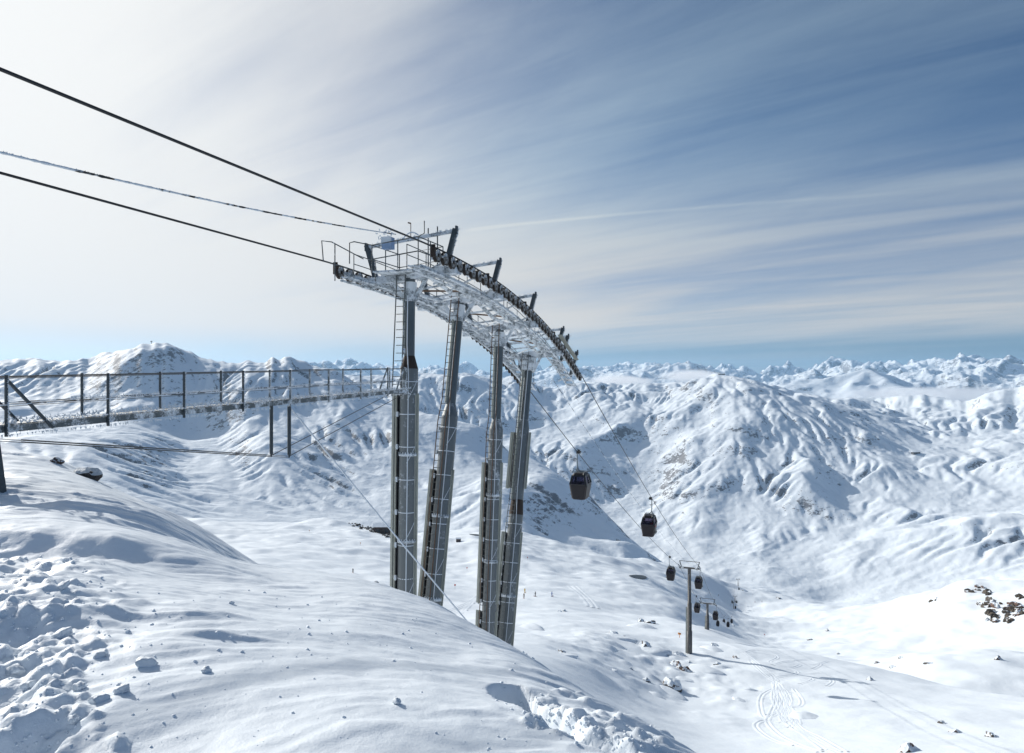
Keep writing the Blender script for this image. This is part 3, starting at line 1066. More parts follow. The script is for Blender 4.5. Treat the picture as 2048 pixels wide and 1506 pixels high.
def grating_mesh():
    b = MB()
    b.box((0, 0, 0), 0.34, 0.012, 0.03, ay=V((0, 1, 0)))
    for k in range(2):
        b.box((0, (-.24, .24)[k], 0), 0.345, 0.014, 0.032)
    for k in range(7):
        b.box((-.31 + .1033 * k, 0, 0.004), 0.013, 0.23, 0.010)
    return b.mesh('grating_panel', 'head_steel')


GRATING = grating_mesh()


def build_column(i, c):
    rnd = random.Random(100 + i)
    head = L(c['s'], 0, c['zca'] - 0.15)
    bp = axis_point(c['by']); bp.z = c['bz']
    ax = (head - bp).normalized()
    # carry the shaft on down to the ground
    base = V(bp)
    for _ in range(60):
        if base.z < float(ground(base.x, base.y)) - 0.4:
            break
        base = base - ax * 0.2
    t = thing('lift_pylon', c['label'], 'lift tower', base, 'columns that carry the lift over the edge')
    ru, rl = c['ru'], c['rl']

    def at(z):
        return base + ax * ((z - base.z) / ax.z)
    z1, z0 = c['zc']
    b = MB(); b.rings([base, at(z0)], [rl * 1.04, rl], ax, 28); b.build('lower_shaft', 'column_steel', t)
    b = MB(); b.rings([at(z0), at(z1)], [rl * 1.004, ru * 1.01], ax, 28, caps=False); b.build('collar', 'rust' if c['rust'] else 'column_steel', t)
    if i == 3:   # the last column steps in once more higher up
        b = MB(); b.rings([at(z1), at(-3.0)], [ru, ru], ax, 24); b.build('middle_shaft', 'column_steel', t)
        b = MB(); b.rings([at(-3.0), at(-2.5)], [ru * 1.004, .245], ax, 24, caps=False); b.build('collar', 'column_steel', t)
        b = MB(); b.rings([at(-2.5), at(c['zca'] - 0.1)], [.24, .23], ax, 24); b.build('upper_shaft', 'upper_steel', t)
    else:
        b = MB(); b.rings([at(z1), at(c['zca'] - 0.1)], [ru, ru * 0.96], ax, 24); b.build('upper_shaft', 'upper_steel', t)
    # flanges with frosted bolts
    span = z0 - base.z
    for k in range(1, 3):
        zf = z0 - 3.3 * k - 0.9 * (i % 2)
        if zf < base.z + 1:
            continue
        b = MB()
        b.rings([at(zf - .05), at(zf - .05), at(zf + .05), at(zf + .05)], [rl * 1.0, rl * 1.09, rl * 1.09, rl * 1.0], ax, 28)
        x = ax.cross(V((0, 1, 0))).normalized(); y = ax.cross(x)
        for q in range(22):
            a = 2 * math.pi * q / 22
            p = at(zf) + (x * math.cos(a) + y * math.sin(a)) * rl * 1.06
            b.tube(p, p + ax * 0.10, 0.022, n=5)
        b.build('flange', 'head_steel', t)
    # frosted straps round the shaft
    zz = z0 - 0.5
    while zz > base.z + 0.3:
        b = MB(); b.rings([at(zz - .016), at(zz - .016), at(zz + .016), at(zz + .016)], [rl * 1.005, rl * 1.03, rl * 1.03, rl * 1.005], ax, 24)
        b.build('strap', 'rime', t)
        # lug with clamp
        b = MB(); p = at(zz) - LN * (rl + .05) - LD * (rl * .45)
        b.box(p, .055, .05, .07, LN, LD, UPZ); b.box(p + LN * .03 - LD * .07, .03, .03, .10, LN, LD, UPZ)
        b.build('clamp', 'rime', t)
        zz -= 1.0 if i else 1.25
    # guard channels that stand off the shaft on both sides
    zt = (z0 - 0.55) if i else (z0 - 0.95)
    if i == 0:
        spans = [(base.z, zt)]
    elif i == 1:
        spans = [(base.z, -4.3 + 0.3), ]
    elif i == 2:
        spans = [(-11.4, -4.4), (base.z, -11.75)]
    else:
        spans = [(-6.3, -3.2), (base.z, -8.6)]
    for (za, zb) in spans:
        for sgn, off, w_ in ((-1, rl + .17, 0.14), (1, rl + .03, 0.06)):
            b = MB()
            o = LN * (sgn * off) - LD * (rl * (0.35 if sgn < 0 else 0.0))
            b.beam(at(za) + o, at(zb) + o, 0.03, w_ * 2, up=LN)
            b.beam(at(za) + o - LD * w_ + LN * sgn * -.03, at(zb) + o - LD * w_ + LN * sgn * -.03, 0.09, 0.03, up=LN)
            b.build('guard_channel', 'duct_steel', t)
        b = MB(); o = LN * (-(rl + .02)) - LD * (rl * .30)  # added dark strip: paints the shade in the gap between channel and shaft
        b.beam(at(za + .05) + o, at(zb - .05) + o, 0.24, 0.05, up=LN)
        b.build('gap_shade_strip', 'gap_shade', t)
    # iced safety line
    b = MB(); o = -LD * (rl * .93) + LN * (rl * .42)
    b.path([at(base.z + .2) + o, at(z0 - .3) + o, at(z1 + .4) - LD * (ru + .1) + LN * ru * .3, at(c['zca'] - .8) - LD * (ru + .1) + LN * ru * .3], 0.02, 5)
    b.build('safety_line', 'rime', t)
    # slanting frosted strip
    for zz in (z0 - 1.2, z0 - 3.6, z0 - 6.5, z0 - 8.8):
        if zz < base.z + 1.2:
            continue
        b = MB(); pts = []
        for q in range(7):
            a = -1.25 + 0.20 * q
            pts.append(at(zz + 0.13 * q) + (LN * math.cos(a) + LD * math.sin(a)) * (rl + .01))
        b.path(pts, 0.012, 4)
        b.build('frost_streak', 'rime', t)
    # ladder: rails, and every rung
    zlo = (base.z + 0.2) if i else -0.75
    zhi = c['zca'] + 0.2
    lad_pts = []
    offs = -LN * (rl * 0.42) if i else -LN * 0.30

    def lp(z):
        k = min(1, max(0, (z - z0) / (z1 - z0)))
        r = rl * (1 - k) + ru * k
        return at(z) - LD * (r + .10) + offs * (1 - 0.25 * k)
    b = MB()
    for sgn in (-1, 1):
        zs = [zlo, z0 - .2, z1 + .2, zhi] if i else [zlo, zhi]
        b.path([lp(z) + LN * (.19 * sgn) for z in zs], 0.024, 6)
    lad = b.build('ladder', 'rust_light' if i in (1, 2) else 'thin_steel', t)
    zz = zlo + .15
    while zz < zhi:
        part('rung', RUNG, lad, lp(zz) - base, (0, 0, LADDER_YAW))
        zz += 0.30
    # cable conduit beside the upper shaft
    b = MB()
    b.path([at(z1 + .05) - LN * (ru * .75) - LD * ru * .75, at(c['zca'] - .9) - LN * (ru * .75) - LD * ru * .75], 0.075, 10)
    b.build('conduit', 'duct_steel', t)

    # ---- head
    zca, s = c['zca'], c['s']
    b = MB()
    b.rings([at(zca - 1.0), at(zca - .95), at(zca - .25)], [ru * 1.12, ru * 1.25, ru * 1.25], ax, 20)
    b.build('head_block', 'head_steel', t)
    b = MB(); b.beam(L(s, -2.0, zca), L(s, 2.0, zca), 0.34, 0.30); b.build('crossarm', 'head_steel', t)
    for sgn in (-1, 1):
        b = MB(); b.beam(at(zca - .95) + LN * sgn * ru, L(s, sgn * 0.72, zca - .15), 0.14, 0.10, up=LD); b.build('strut', 'head_steel', t)
    frames = [s] if i < 3 else [43.3, 44.4, 46.6]
    for fs_ in frames:
        zf = zca + (0 if i < 3 else (float(np.interp(fs_, _fs, _fz2)) - float(np.interp(s, _fs, _fz2))))
        fr = MB()
        fr.beam(L(fs_, -1.86, zf + 1.42), L(fs_, 1.86, zf + 1.42), 0.10, 0.12)
        fo = fr.build('lifting_frame', 'head_steel', t)
        for sgn in (-1, 1):
            b = MB(); b.beam(L(fs_, sgn * 1.48, zf - .05), L(fs_, sgn * 1.93, zf + 1.50), 0.17, 0.20, up=LD)
            b.box(L(fs_, sgn * 1.97, zf + 1.44), 0.03, 0.08, 0.16, LN, LD, UPZ)
            b.build('frame_post', 'dark_arm', fo)
            b = MB(); b.spikes(L(fs_, sgn * 1.50 + .10, zf), L(fs_, sgn * 1.93 + .12, zf + 1.5), 70, 0.06, 0.02, rnd, [tuple(LN), (0, 0, 1)], 0.03)
            b.build('post_rime', 'rime', fo)
        b = MB(); b.spikes(L(fs_, -1.86, zf + 1.48), L(fs_, 1.86, zf + 1.48), 120, 0.09, 0.022, rnd, [(0, 0, 1), tuple(-LN)], 0.03)
        b.build('bar_rime', 'rime', fo)

    # ---- sheave trains
    s0, s1, nw = TRAIN[i]
    for side in (2.0, -2.0):
        sg = 1 if side > 0 else -1
        ss = np.linspace(s0, s1, nw)
        pts = [rope_point(float(x), side) for x in ss]
        b = MB()
        low = [p - UPZ * 0.30 - LN * sg * 0.20 for p in pts]
        for a_, b_ in zip(low[:-1], low[1:]):
            b.beam(a_, b_ + (b_ - a_) * 0.02, 0.08, 0.15)
        b.beam(L(s, sg * 1.7, zca - .1), L(s, sg * 2.02, zca - .1), 0.5, 0.25)
        tr = b.build('sheave_train', 'head_steel', t)
        for k, (p, sv) in enumerate(zip(pts, ss)):
            d = rope_slope(float(sv))
            nrm = LN.cross(d) * -1
            if nrm.z < 0:
                nrm = -nrm
            cen = p - nrm * 0.25
            m = Matrix((d, LN, d.cross(LN))).transposed().to_euler()
            part('sheave', SHEAVE, tr, cen - base, m)
        for k in range(0, nw - 1, 2):   # bogie cheeks carrying two sheaves each
            a_, b_ = pts[k] - UPZ * 0.25, pts[min(k + 1, nw - 1)] - UPZ * 0.25
            b = MB()
            for q in (-.10, .10):
                b.beam(a_ + LN * q, b_ + LN * q, 0.02, 0.07)
            b.beam((a_ + b_) / 2, (low[k] + low[k + 1]) / 2, 0.06, 0.08)
            b.build('bogie', 'sheave_face', tr)
        # rope catcher at the uphill end
        d = rope_slope(float(s0)); p = pts[0] - d * 0.30
        b = MB(); b.box(p - UPZ * .14, 0.08, 0.035, 0.22, LN, d, UPZ); b.beam(p - UPZ * .30, pts[0] - UPZ * .32, 0.05, 0.06)
        b.build('rope_catcher', 'rust', tr)
        # toothed line of frost under the train
        b = MB()
        for a_, b_ in zip(low[:-1], low[1:]):
            b.spikes(a_ - UPZ * .06, b_ - UPZ * .06, 9, 0.07, 0.022, rnd, [(0, 0, -1), tuple(LN), tuple(-LN), (0, 0, 1)], 0.10)
        b.build('train_rime', 'rime', tr)
        if i == 3:
            b = MB(); o = LN * (sg * .16) + UPZ * .16
            b.beam(rope_point(41.8, side) + o, rope_point(45.6, side) + o, 0.03, 0.26, up=LN)
            b.build('cover_plate', 'duct_steel', tr)

        # ---- catwalk inside the train: stringers, stepped grating, handrail
        tw = sg * 1.36
        n0 = s0 - (0.5 if i == 0 else 0.3)
        n1 = s1 + 0.3
        st = np.arange(n0, n1, 0.74)
        zc_ = lambda x: float(np.interp(x, _fs, _fz2)) - 0.58 if x <= 47.4 else float(_fz2[-1]) - 0.58 - 0.42 * (x - 47.4)
        b = MB()
        for dt in (-.26, .26):
            b.path([L(float(x), tw + dt, zc_(float(x)) - .10) for x in np.append(st, n1)], 0.045, 6)
        cw = b.build('catwalk', 'head_steel', t)
        for x in st:
            x = float(x) + .37
            sl = math.atan2(zc_(x + .3) - zc_(x - .3), .6) * 0.62
            part('grating_panel', GRATING, cw, L(x, tw, zc_(x)) - base, (0, -sl, math.atan2(LD.y, LD.x)))
        b = MB()
        for x in st[::2]:
            b.tube(L(float(x), tw - sg * .28, zc_(float(x)) - .1), L(float(x), tw - sg * .28, zc_(float(x)) + .78), 0.018, n=5)
        for hh in (.42, .78):
            b.path([L(float(x), tw - sg * .28, zc_(float(x)) + hh) for x in st], 0.018, 5)
        b.build('handrail', 'thin_steel', cw)
        b = MB()
        for x in st:
            x = float(x)
            for dt in (-.27, .27):
                b.spikes(L(x, tw + dt, zc_(x) - .06), L(x + .74, tw + dt, zc_(x + .74) - .06), 9, 0.07, 0.02, rnd, [(0, 0, 1), (0, 0, -1), tuple(LN)], 0.06)
        b.build('catwalk_rime', 'rime', cw)
        # brackets from the crossarm level down to the catwalk
        for x in (s0 + .8, (s0 + s1) / 2, s1 - .8):
            b = MB(); p = rope_point(float(x), side)
            b.beam(p - UPZ * .36 - LN * sg * .2, L(float(x), sg * .75, zc_(float(x)) - .12), 0.05, 0.07)
            b.build('outrigger', 'head_steel', t)
    # rime on the crossarm and head
    b = MB()
    b.spikes(L(s, -2, zca + .15), L(s, 2, zca + .15), 160, 0.10, 0.03, rnd, [(0, 0, 1), tuple(-LD)], .08)
    b.spikes(L(s, -2, zca - .15), L(s, 2, zca - .15), 130, 0.12, 0.025, rnd, [(0, 0, -1), tuple(-LD)], .06)
    b.build('crossarm_rime', 'rime', t)
    return t, base, at


HEADS = [build_column(i, c) for i, c in enumerate(COLS)]
# longitudinal ties and rusty diagonals between the heads
for i in range(3):
    t = HEADS[i][0]; a, c2 = COLS[i], COLS[i + 1]
    for sg in (-1, 1):
        b = MB(); b.path([L(a['s'] + .1, sg * .62, a['zca']), L((a['s'] + c2['s']) / 2, sg * .62, (a['zca'] + c2['zca']) / 2 - .22), L(c2['s'] - .17, sg * .62, c2['zca'])], 0.085, 8)
        b.build('tie_beam', 'head_steel', t)
        b = MB(); b.beam(L(a['s'] + .1, sg * 1.1, a['zca'] - .1), L(c2['s'] - .18, sg * 1.1, c2['zca'] - .1), 0.10, 0.14)
        b.build('tie_beam', 'head_steel', t)
    b = MB(); b.beam(L(a['s'] + 1.0, -1.1, a['zca'] - .3), L(a['s'] + 2.7, 1.05, (a['zca'] + c2['zca']) / 2 - .2), 0.05, 0.07)
    b.build('diagonal_brace', 'rust_light', t)
    b = MB(); b.beam(L(a['s'] + 2.9, 1.05, (a['zca'] + c2['zca']) / 2 - .35), L(c2['s'] - .8, -1.1, c2['zca'] - .1), 0.05, 0.07)
    b.build('diagonal_brace', 'head_steel', t)
    for f in (.33, .66):
        sv = a['s'] * (1 - f) + c2['s'] * f; zv = a['zca'] * (1 - f) + c2['zca'] * f
        b = MB(); b.beam(L(sv, -1.15, zv - .12), L(sv, 1.15, zv - .12), 0.07, 0.08)
        b.build('cross_brace', 'head_steel', t)
# work platform, signal box and aerial on the first head
t = HEADS[0][0]; s = 28.16; z = 3.9
b = MB()
for (s_, t_) in ((27.0, -1.0), (27.0, 0.1), (27.0, .95), (29.1, -1.0), (29.1, .95), (28.0, .95), (28.0, -1.0)):
    b.tube(L(s_, t_, z + .1), L(s_, t_, z + 1.15), 0.022, n=6)
for hh in (.62, 1.15):
    b.path([L(27.0, -1.0, z + hh), L(27.0, .95, z + hh), L(29.1, .95, z + hh), L(29.1, -1.0, z + hh), L(27.0, -1.0, z + hh)], 0.022, 6)
b.path([L(27.0, .95, z + 1.15), L(26.9, 1.25, z + 1.2), L(26.9, 1.25, z + 1.65)], 0.02, 6)
b.path([L(25.8, -1.2, z + .3), L(25.8, -1.2, z + 1.05), L(26.1, -1.2, z + 1.15), L(27.0, -1.0, z + 1.15)], 0.022, 6)
b.path([L(25.0, -1.75, z + .35), L(24.9, -1.75, z + 1.05), L(25.5, -1.75, z + 1.12), L(27.6, -1.75, z + .85)], 0.022, 6)
b.path([L(25.0, -1.75, z + .35), L(25.7, -1.75, z + .35), L(27.6, -1.75, z + .3)], 0.018, 6)
b.tube(L(25.7, -1.75, z - .25), L(25.7, -1.75, z + 1.1), 0.022, n=6)
b.build('platform_railing', 'thin_steel', t)
b = MB(); b.box(L(28.0, -.02, z + .05), .95, 1.0, .03, LN, LD, UPZ); b.build('platform_deck', 'head_steel', t)
b = MB(); b.box(L(27.3, -.48, z + 1.18), .20, .14, .22, LN, LD, UPZ); b.build('signal_box', 'box_blue', t)
b = MB(); b.box(L(27.15, -.48, z + 1.30), .21, .03, .12, LN, LD, UPZ); b.spikes(L(27.1, -.8, z + 1.5), L(27.1, -.1, z + 1.5), 26, .10, .04, random.Random(5), [(0, 0, 1), (0, 0, -1), tuple(-LD)], .2); b.build('box_rime', 'rime', t)
b = MB(); b.path([L(28.2, .0, z + 1.4), L(28.2, 0, z + 2.05)], .016, 5); b.path([L(28.2, 0, z + 2.05), L(28.2, -.12, z + 2.10)], .03, 5); b.build('aerial', 'rust_light', t)
for tt in (.55, .95):
    b = MB(); b.tube(L(28.6, tt, z + .1), L(28.6, tt, z + 1.85), .028, n=6); b.build('rail_post', 'thin_steel', t)
b = MB(); b.path([L(28.2, -.45 + .09 * k, z + 1.42 + .28 * math.sin(math.pi * k / 10)) for k in range(11)], .03, 6); b.build('cable_arch', 'rime', t)
b = MB(); pz = HEADS[0][2](0.98); b.box(pz - LD * .31 - LN * .08, .07, .006, .10, LN, LD, UPZ); b.build('notice_plate', 'rime', t)
b = MB(); b.box(pz - LD * .318 - LN * .08 + UPZ * .05, .035, .004, .025, LN, LD, UPZ); b.build('notice_mark', 'box_blue', t)
# boxes and railings on the downhill platforms of the last head
t = HEADS[3][0]
for sg in (-1, 1):
    for x in (44.6, 45.6):
        b = MB()
        q = L(x, sg * 1.1, float(np.interp(x, _fs, _fz2)) - .25)
        b.box(q, .16, .14, .30, LN, LD, UPZ)
        b.tube(q + UPZ * .29, q + UPZ * .8, .016, n=5)
        b.build('switch_cabinet', 'dark_arm' if sg < 0 else 'head_steel', t)

# iced signal cable over the middle of the line
b = MB()
pts, rs = [], []
rnd = random.Random(3)
cs = np.linspace(6, 27.2, 260)
for x in cs:
    f = (x - 6) / 21.2
    zc_ = 3.75 + (5.35 - 3.75) * f - 4 * 0.28 * f * (1 - f)
    pts.append(L(float(x), -.1, zc_))
    rs.append(0.020 + 0.017 * max(0.0, rnd.random() - .25) * (1.4 - f))
b.path(pts, 0.02, 6, rs)
for k in range(0, len(pts) - 1):
    if cs[k] < 18:
        b.spikes(pts[k], pts[k + 1], 5, .034, .018, rnd, [(0, 0, 1), tuple(-LN)], .012)
tag(b.build('signal_cable', 'iced_cable'), 'thin signal cable crusted with white rime between the two haul ropes', 'cable')
b = MB()
ss = np.linspace(47.5, 145, 140)
pts = []
for x in ss:
    q = rope_point(float(x), 0.0)
    pts.append(q + UPZ * (0.05 + 0.3 * (x - 47.5) / 97))
b.path(pts, .018, 5)
tag(b.build('signal_cable', 'iced_cable'), 'thin dotted cable hanging between the two ropes beyond the last column', 'cable')

# ------------------------------------------------------------------ the footbridge to the first column
BW = 0.56
BE = V((0.2832, 0.9591, 0)); BNL = V((-0.9591, 0.2832, 0))


def BP(k, side, dz=0.0):
    """k = post number along the bridge, side 0 = near edge, 1 = far edge"""
    x, y = -9.27 + 0.61 * k, 12.45 + 2.1 * k
    return V((x * .88, y * .88, (-0.96 + 0.045 * k) * .88 + dz)) + BNL * (BW * side)


rnd = random.Random(21)
br = thing('footbridge', 'narrow frosted steel footbridge with wire railings leading to the nearest column', 'footbridge', BP(0, 0.5, -0.8))
K0, K1 = -1.6, 8.02
for side in (0, 1):
    b = MB(); b.beam(BP(K0, side), BP(K1, side), 0.05, 0.115); b.build('side_beam', 'bridge_steel', br)
for q in range(28):
    ka = K0 + (K1 - K0) * q / 28; kb = K0 + (K1 - K0) * (q + .96) / 28
    b = MB(); b.beam(BP(ka, .5, .05), BP(kb, .5, .05), BW - .09, .04); b.build('deck_panel', 'bridge_steel', br)
for side in (0, 1):
    b = MB()
    o = BNL * (-.04 if side == 0 else .04)
    b.spikes(BP(K0, side, .09) + o, BP(K1, side, .09) + o, 900, .055, .018, rnd, [(0, 0, 1), tuple(-BNL)], .03)
    b.spikes(BP(K0, side, -.085) + o, BP(K1, side, -.085) + o, 500, .06, .014, rnd, [(0, 0, -1)], .01)
    b.build('beam_rime', 'rime', br)
for side in (0, 1):
    for k in range(-1, 9):
        kk = min(k, 7.75) + (0.02 if side else 0)
        b = MB(); o = BNL * (-.055 if side == 0 else .055)
        b.beam(BP(kk, side, -.12) + o, BP(kk, side, .87) + o, .038 if side == 0 else .034, .034, up=BE)
        po = b.build('post', 'dark_arm' if k < 4 else 'bridge_steel', br)
        b = MB(); e = o + BE * .0 - BNL * 0 + V((.035, 0, 0)); b.spikes(BP(kk, side, -.1) + e, BP(kk, side, .87) + e, 90, .03, .013, rnd, [(1, 0, 0), (.3, -1, 0)], .008); b.build('post_rime', 'rime', po)
    for hh, m_, r_ in ((.86, 'wire', .007), (.835, 'wire', .005), (.41, 'iced_cable', .010), (.385, 'wire', .005)):
        b = MB(); o = BNL * (-.07 if side == 0 else .07)
        pts = [BP(k, side, hh - (.02 if k % 1 else 0)) + o for k in np.arange(K0, 7.76, .55)]
        b.path(pts, r_, 5)
        b.build('railing_wire', m_, br)
    b = MB(); o = BNL * (-.055 if side == 0 else .055)
    b.spikes(BP(0.9, side, .41) + o, BP(7.6, side, .41) + o, 420, .045, .012, rnd, [(0, 0, 1), (0, 0, -1)], .004)
    b.build('wire_rime', 'rime', br)
    # raking brace at the abutment and legs
    b = MB(); b.beam(BP(0.0, side, .80) + o, BP(.42, side, -.05) + o, .038, .042, up=BE); b.build('brace', 'dark_arm', br)
    b = MB(); b.beam(BP(7.7, side, .88) + o, BP(7.35, side, .05) + o, .04, .04, up=BE); b.build('brace', 'bridge_steel', br)
    p = BP(-.10, side, -.1)
    g = float(ground(p.x + .12, p.y))
    b = MB(); b.beam(p, V((p.x + .16, p.y, g - .3)), .15, .13, up=BE); b.build('leg', 'dark_arm', br)
    b = MB(); b.beam(p, V((p.x - .10, p.y - .1, g - .3)), .12, .12, up=BE); b.build('leg', 'dark_arm', br)
    # king post and the stays under the deck
    b = MB(); b.tube(BP(4.02, side, -.09), BP(4.02, side, -1.42), .05, .05, 8); b.tube(BP(4.02, side, -1.42), BP(4.02, side, -1.50), .03, .02, 6)
    b.build('king_post', 'dark_arm', br)
    tip = BP(4.02, side, -1.46)
    for dz in (0, .035):
        b = MB(); b.path([BP(.15, side, -.20 - dz), tip + V((0, 0, -dz))], .0065, 5); b.build('stay', 'wire', br)
    b = MB(); b.path([tip, BP(7.9, side, -.05)], .012, 5); b.build('stay', 'wire', br)
b = MB(); b.beam(BP(7.7, 1, -.06), BP(8.0, -.5, -.14), .08, .06); b.build('end_bracket', 'bridge_steel', br)

gp = V((-1.35, 24.1, -8.8)); g0 = BP(4.02, 0, -.12)
for _ in range(60):
    if gp.z < float(ground(gp.x, gp.y)) - .1:
        break
    gp = gp + (gp - g0).normalized() * .15
b = MB(); b.path([g0.lerp(gp, f) - UPZ * .12 * math.sin(math.pi * f) for f in np.linspace(0, 1, 40)], .024, 6)
tag(b.build('guy_wire', 'rime'), 'white iced guy wire slanting from the footbridge down behind the snow edge', 'wire')

# ------------------------------------------------------------------ gondola cabins
def octo(hx, hy, z, ch=.13):
    return [V((x, y, z)) for x, y in ((hx - ch, -hy), (hx, -hy + ch), (hx, hy - ch), (hx - ch, hy), (-hx + ch, hy), (-hx, hy - ch), (-hx, -hy + ch), (-hx + ch, -hy))]


def loft(b, secs):
    n = len(secs[0]); vs = [p for s_ in secs for p in s_]
    fs = [(i * n + k, i * n + (k + 1) % n, (i + 1) * n + (k + 1) % n, (i + 1) * n + k) for i in range(len(secs) - 1) for k in range(n)]
    b.add(vs, fs)
    b.add(secs[0], [tuple(range(n - 1, -1, -1))]); b.add(secs[-1], [tuple(range(n))])


SEC = [(-3.98, .72, .52), (-3.88, .80, .60), (-2.82, .96, .765), (-2.70, .955, .76), (-1.92, .76, .58), (-1.80, .66, .50), (-1.74, .50, .40)]


def sec_at(z):
    zs = [s_[0] for s_ in SEC]
    return float(np.interp(z, zs, [s_[1] for s_ in SEC])), float(np.interp(z, zs, [s_[2] for s_ in SEC]))


def make_cabin():
    root = thing('gondola_cabin', 'x', 'gondola', (0, 0, 0))
    b = MB(); loft(b, [octo(hx, hy, z) for z, hx, hy in SEC[:4]]); b.build('lower_shell', 'cabin_dark', root)
    b = MB(); loft(b, [octo(hx, hy, z) for z, hx, hy in SEC[4:]]); b.build('roof', 'cabin_dark', root)
    # corner posts
    lo, hi = octo(.955, .76, -2.70), octo(.76, .58, -1.92)
    for k in (0, 2, 4, 6):
        b = MB(); b.beam((lo[k] + lo[k + 1]) / 2, (hi[k] + hi[k + 1]) / 2, .17, .10, up=V((1, 0, 0))); b.build('corner_post', 'cabin_black', root)
    # panes, thin closed boxes between the posts
    for k, nm in ((1, 'end_window'), (5, 'end_window'), (3, 'side_window'), (7, 'side_window')):
        k2 = (k + 1) % 8
        q = [lo[k], lo[k2], hi[k2], hi[k]]
        nrm = (q[1] - q[0]).cross(q[3] - q[0]).normalized()
        b = MB(); b.add([p - nrm * .02 for p in q] + [p - nrm * .032 for p in q], [(0, 1, 2, 3), (7, 6, 5, 4), (0, 4, 5, 1), (1, 5, 6, 2), (2, 6, 7, 3), (3, 7, 4, 0)])
        b.build(nm, 'tinted_glass', root)
        m0, m1 = (q[0] + q[1]) / 2, (q[3] + q[2]) / 2
        if nm == 'side_window':
            b = MB(); b.beam(m0 + nrm * .006, m1 + nrm * .006, .05, .03, up=V((1, 0, 0))); b.build('door_seam', 'cabin_black', root)
    b = MB(); b.rings([V((0, 0, -2.74))], [.1], UPZ, 4, caps=False) if False else None
    for z_, h_ in ((-2.66, .06), (-1.95, .05)):
        hx, hy = sec_at(z_)
        b = MB(); loft(b, [octo(hx + .012, hy + .012, z_ - h_), octo(hx + .012, hy + .012, z_ + h_ * .4)]) if z_ < -2.5 else loft(b, [octo(hx + .03, hy + .03, z_ - h_), octo(hx + .0, hy + .0, z_ + h_)])
        b.build('waist_rail' if z_ < -2.5 else 'roof_rim', 'cabin_black', root)
    b = MB()
    for y in (-.42, .42):
        b.path([V((-.72, y, -1.86)), V((-.62, y, -1.66)), V((.62, y, -1.66)), V((.72, y, -1.86))], .028, 6)
    for x in (-.55, 0, .55):
        b.tube((x, -.42, -1.66), (x, .42, -1.66), .025, n=6)
    b.build('roof_rack', 'cabin_metal', root)
    b = MB(); loft(b, [octo(.40, .17, -2.55, .03), octo(.40, .17, -3.2, .03)][::-1]); b.build('seat', 'cabin_black', root)
    # hanger: straight arm, swan neck under it
    b = MB()
    b.path([V((0, 0, -.06)), V((0, -.01, -.6)), V((0, -.02, -1.2)), V((0, -.06, -1.40)), V((0, -.18, -1.56)), V((0, -.34, -1.66)), V((0, -.6, -1.68))], .055, 8)
    b.path([V((0, -.02, -1.32)), V((0, .04, -1.5)), V((0, .05, -1.68))], .05, 8)
    b.build('hanger', 'hanger_grey', root)
    b = MB(); b.box((0, -.06, .0), .26, .07, .09); b.box((.20, -.1, .10), .05, .10, .10); b.box((-.22, -.12, .06), .06, .12, .08); b.box((0, -.2, -.05), .10, .10, .06)
    b.tube((-.2, -.30, .08), (-.2, -.12, .08), .07, n=8); b.tube((.2, -.30, .02), (.2, -.12, .02), .07, n=8)
    b.build('grip', 'cabin_black', root)
    b = MB()
    for k in range(4):
        b.tube((-.30 + .2 * k, .74, -3.55), (-.30 + .2 * k, .66, -3.0), .04, n=6)
    b.box((0, .72, -3.6), .4, .09, .05); b.build('ski_rack', 'cabin_metal', root)
    b = MB(); b.box((.74, -.5, -3.87), .14, .08, .06); b.build('bumper', 'cabin_black', root)
    for ch in root.children:      # the cabin hangs a little to the inside of the rope
        if ch.name.split('.')[0] not in ('hanger', 'grip'):
            ch.location.y -= .30
    return root


def simple_cabin_mesh():
    b = MB()
    loft(b, [octo(hx, hy, z) for z, hx, hy in SEC])
    b.tube((0, 0, -.05), (0, 0, -1.75), .06, n=6); b.box((0, -.05, 0), .26, .12, .12)
    b.box((0, 0, -1.70), .6, .45, .04)
    return b.mesh('gondola_cabin', 'cabin_dark')


CABINS = [
    (62.1, -2.0, 'empty dark gondola cabin hanging on the left rope, largest in view', 0),
    (79.0, 2.0, 'dark gondola cabin on the right rope with someone in red inside', 1),
    (128.4, -2.0, 'dark gondola cabin hanging just left of the first lower tower', 0),
    (146.4, 2.0, 'dark gondola cabin hanging just right of the first lower tower', 1),
    (184.0, -2.0, 'dark gondola cabin arriving left of the short T-shaped second tower', 0),
    (205.7, 2.0, 'dark gondola cabin just past the short T-shaped second tower, right side', 1),
]
YAW = math.atan2(LD.y, LD.x)
CAB_GROUP = 'gondola cabins hanging from the ropes'
proto = make_cabin()
for i, (sv, side, lab, flip) in enumerate(CABINS):
    o = proto if i == 0 else copy_tree(proto)
    p = rope_point(sv, side)
    o.location = p + V((0, 0, -.03)) + LN * (0.10 if side > 0 else -0.10) * 0
    o.rotation_euler = (0, 0, YAW + (math.pi if flip else 0))
    tag(o, lab, 'gondola', CAB_GROUP)
SC = simple_cabin_mesh()
FARC = [(330, -2.0, 'tiny gondola cabin on the left rope, first one below the short T-shaped tower'), (352, 2.0, 'tiny gondola cabin on the right rope, second one below the short T-shaped tower'),
        (430, -2.0, 'small gondola cabin on the left rope in the long dip below two towers'), (452, 2.0, 'small gondola cabin on the right rope in the long dip below two towers'),
        (600, -2.0, 'speck of a gondola cabin on the left rope before the distant tower group'), (648, 2.0, 'speck of a gondola cabin on the right rope before the distant tower group'),
        (706, -2.0, 'speck of a gondola cabin left between the nearest two distant towers'), (712, 2.0, 'speck of a gondola cabin right between the nearest two distant towers'),
        (760, -2.0, 'speck of a gondola cabin left below the uppermost distant tower'), (790, 2.0, 'speck of a gondola cabin right below the uppermost distant tower')]
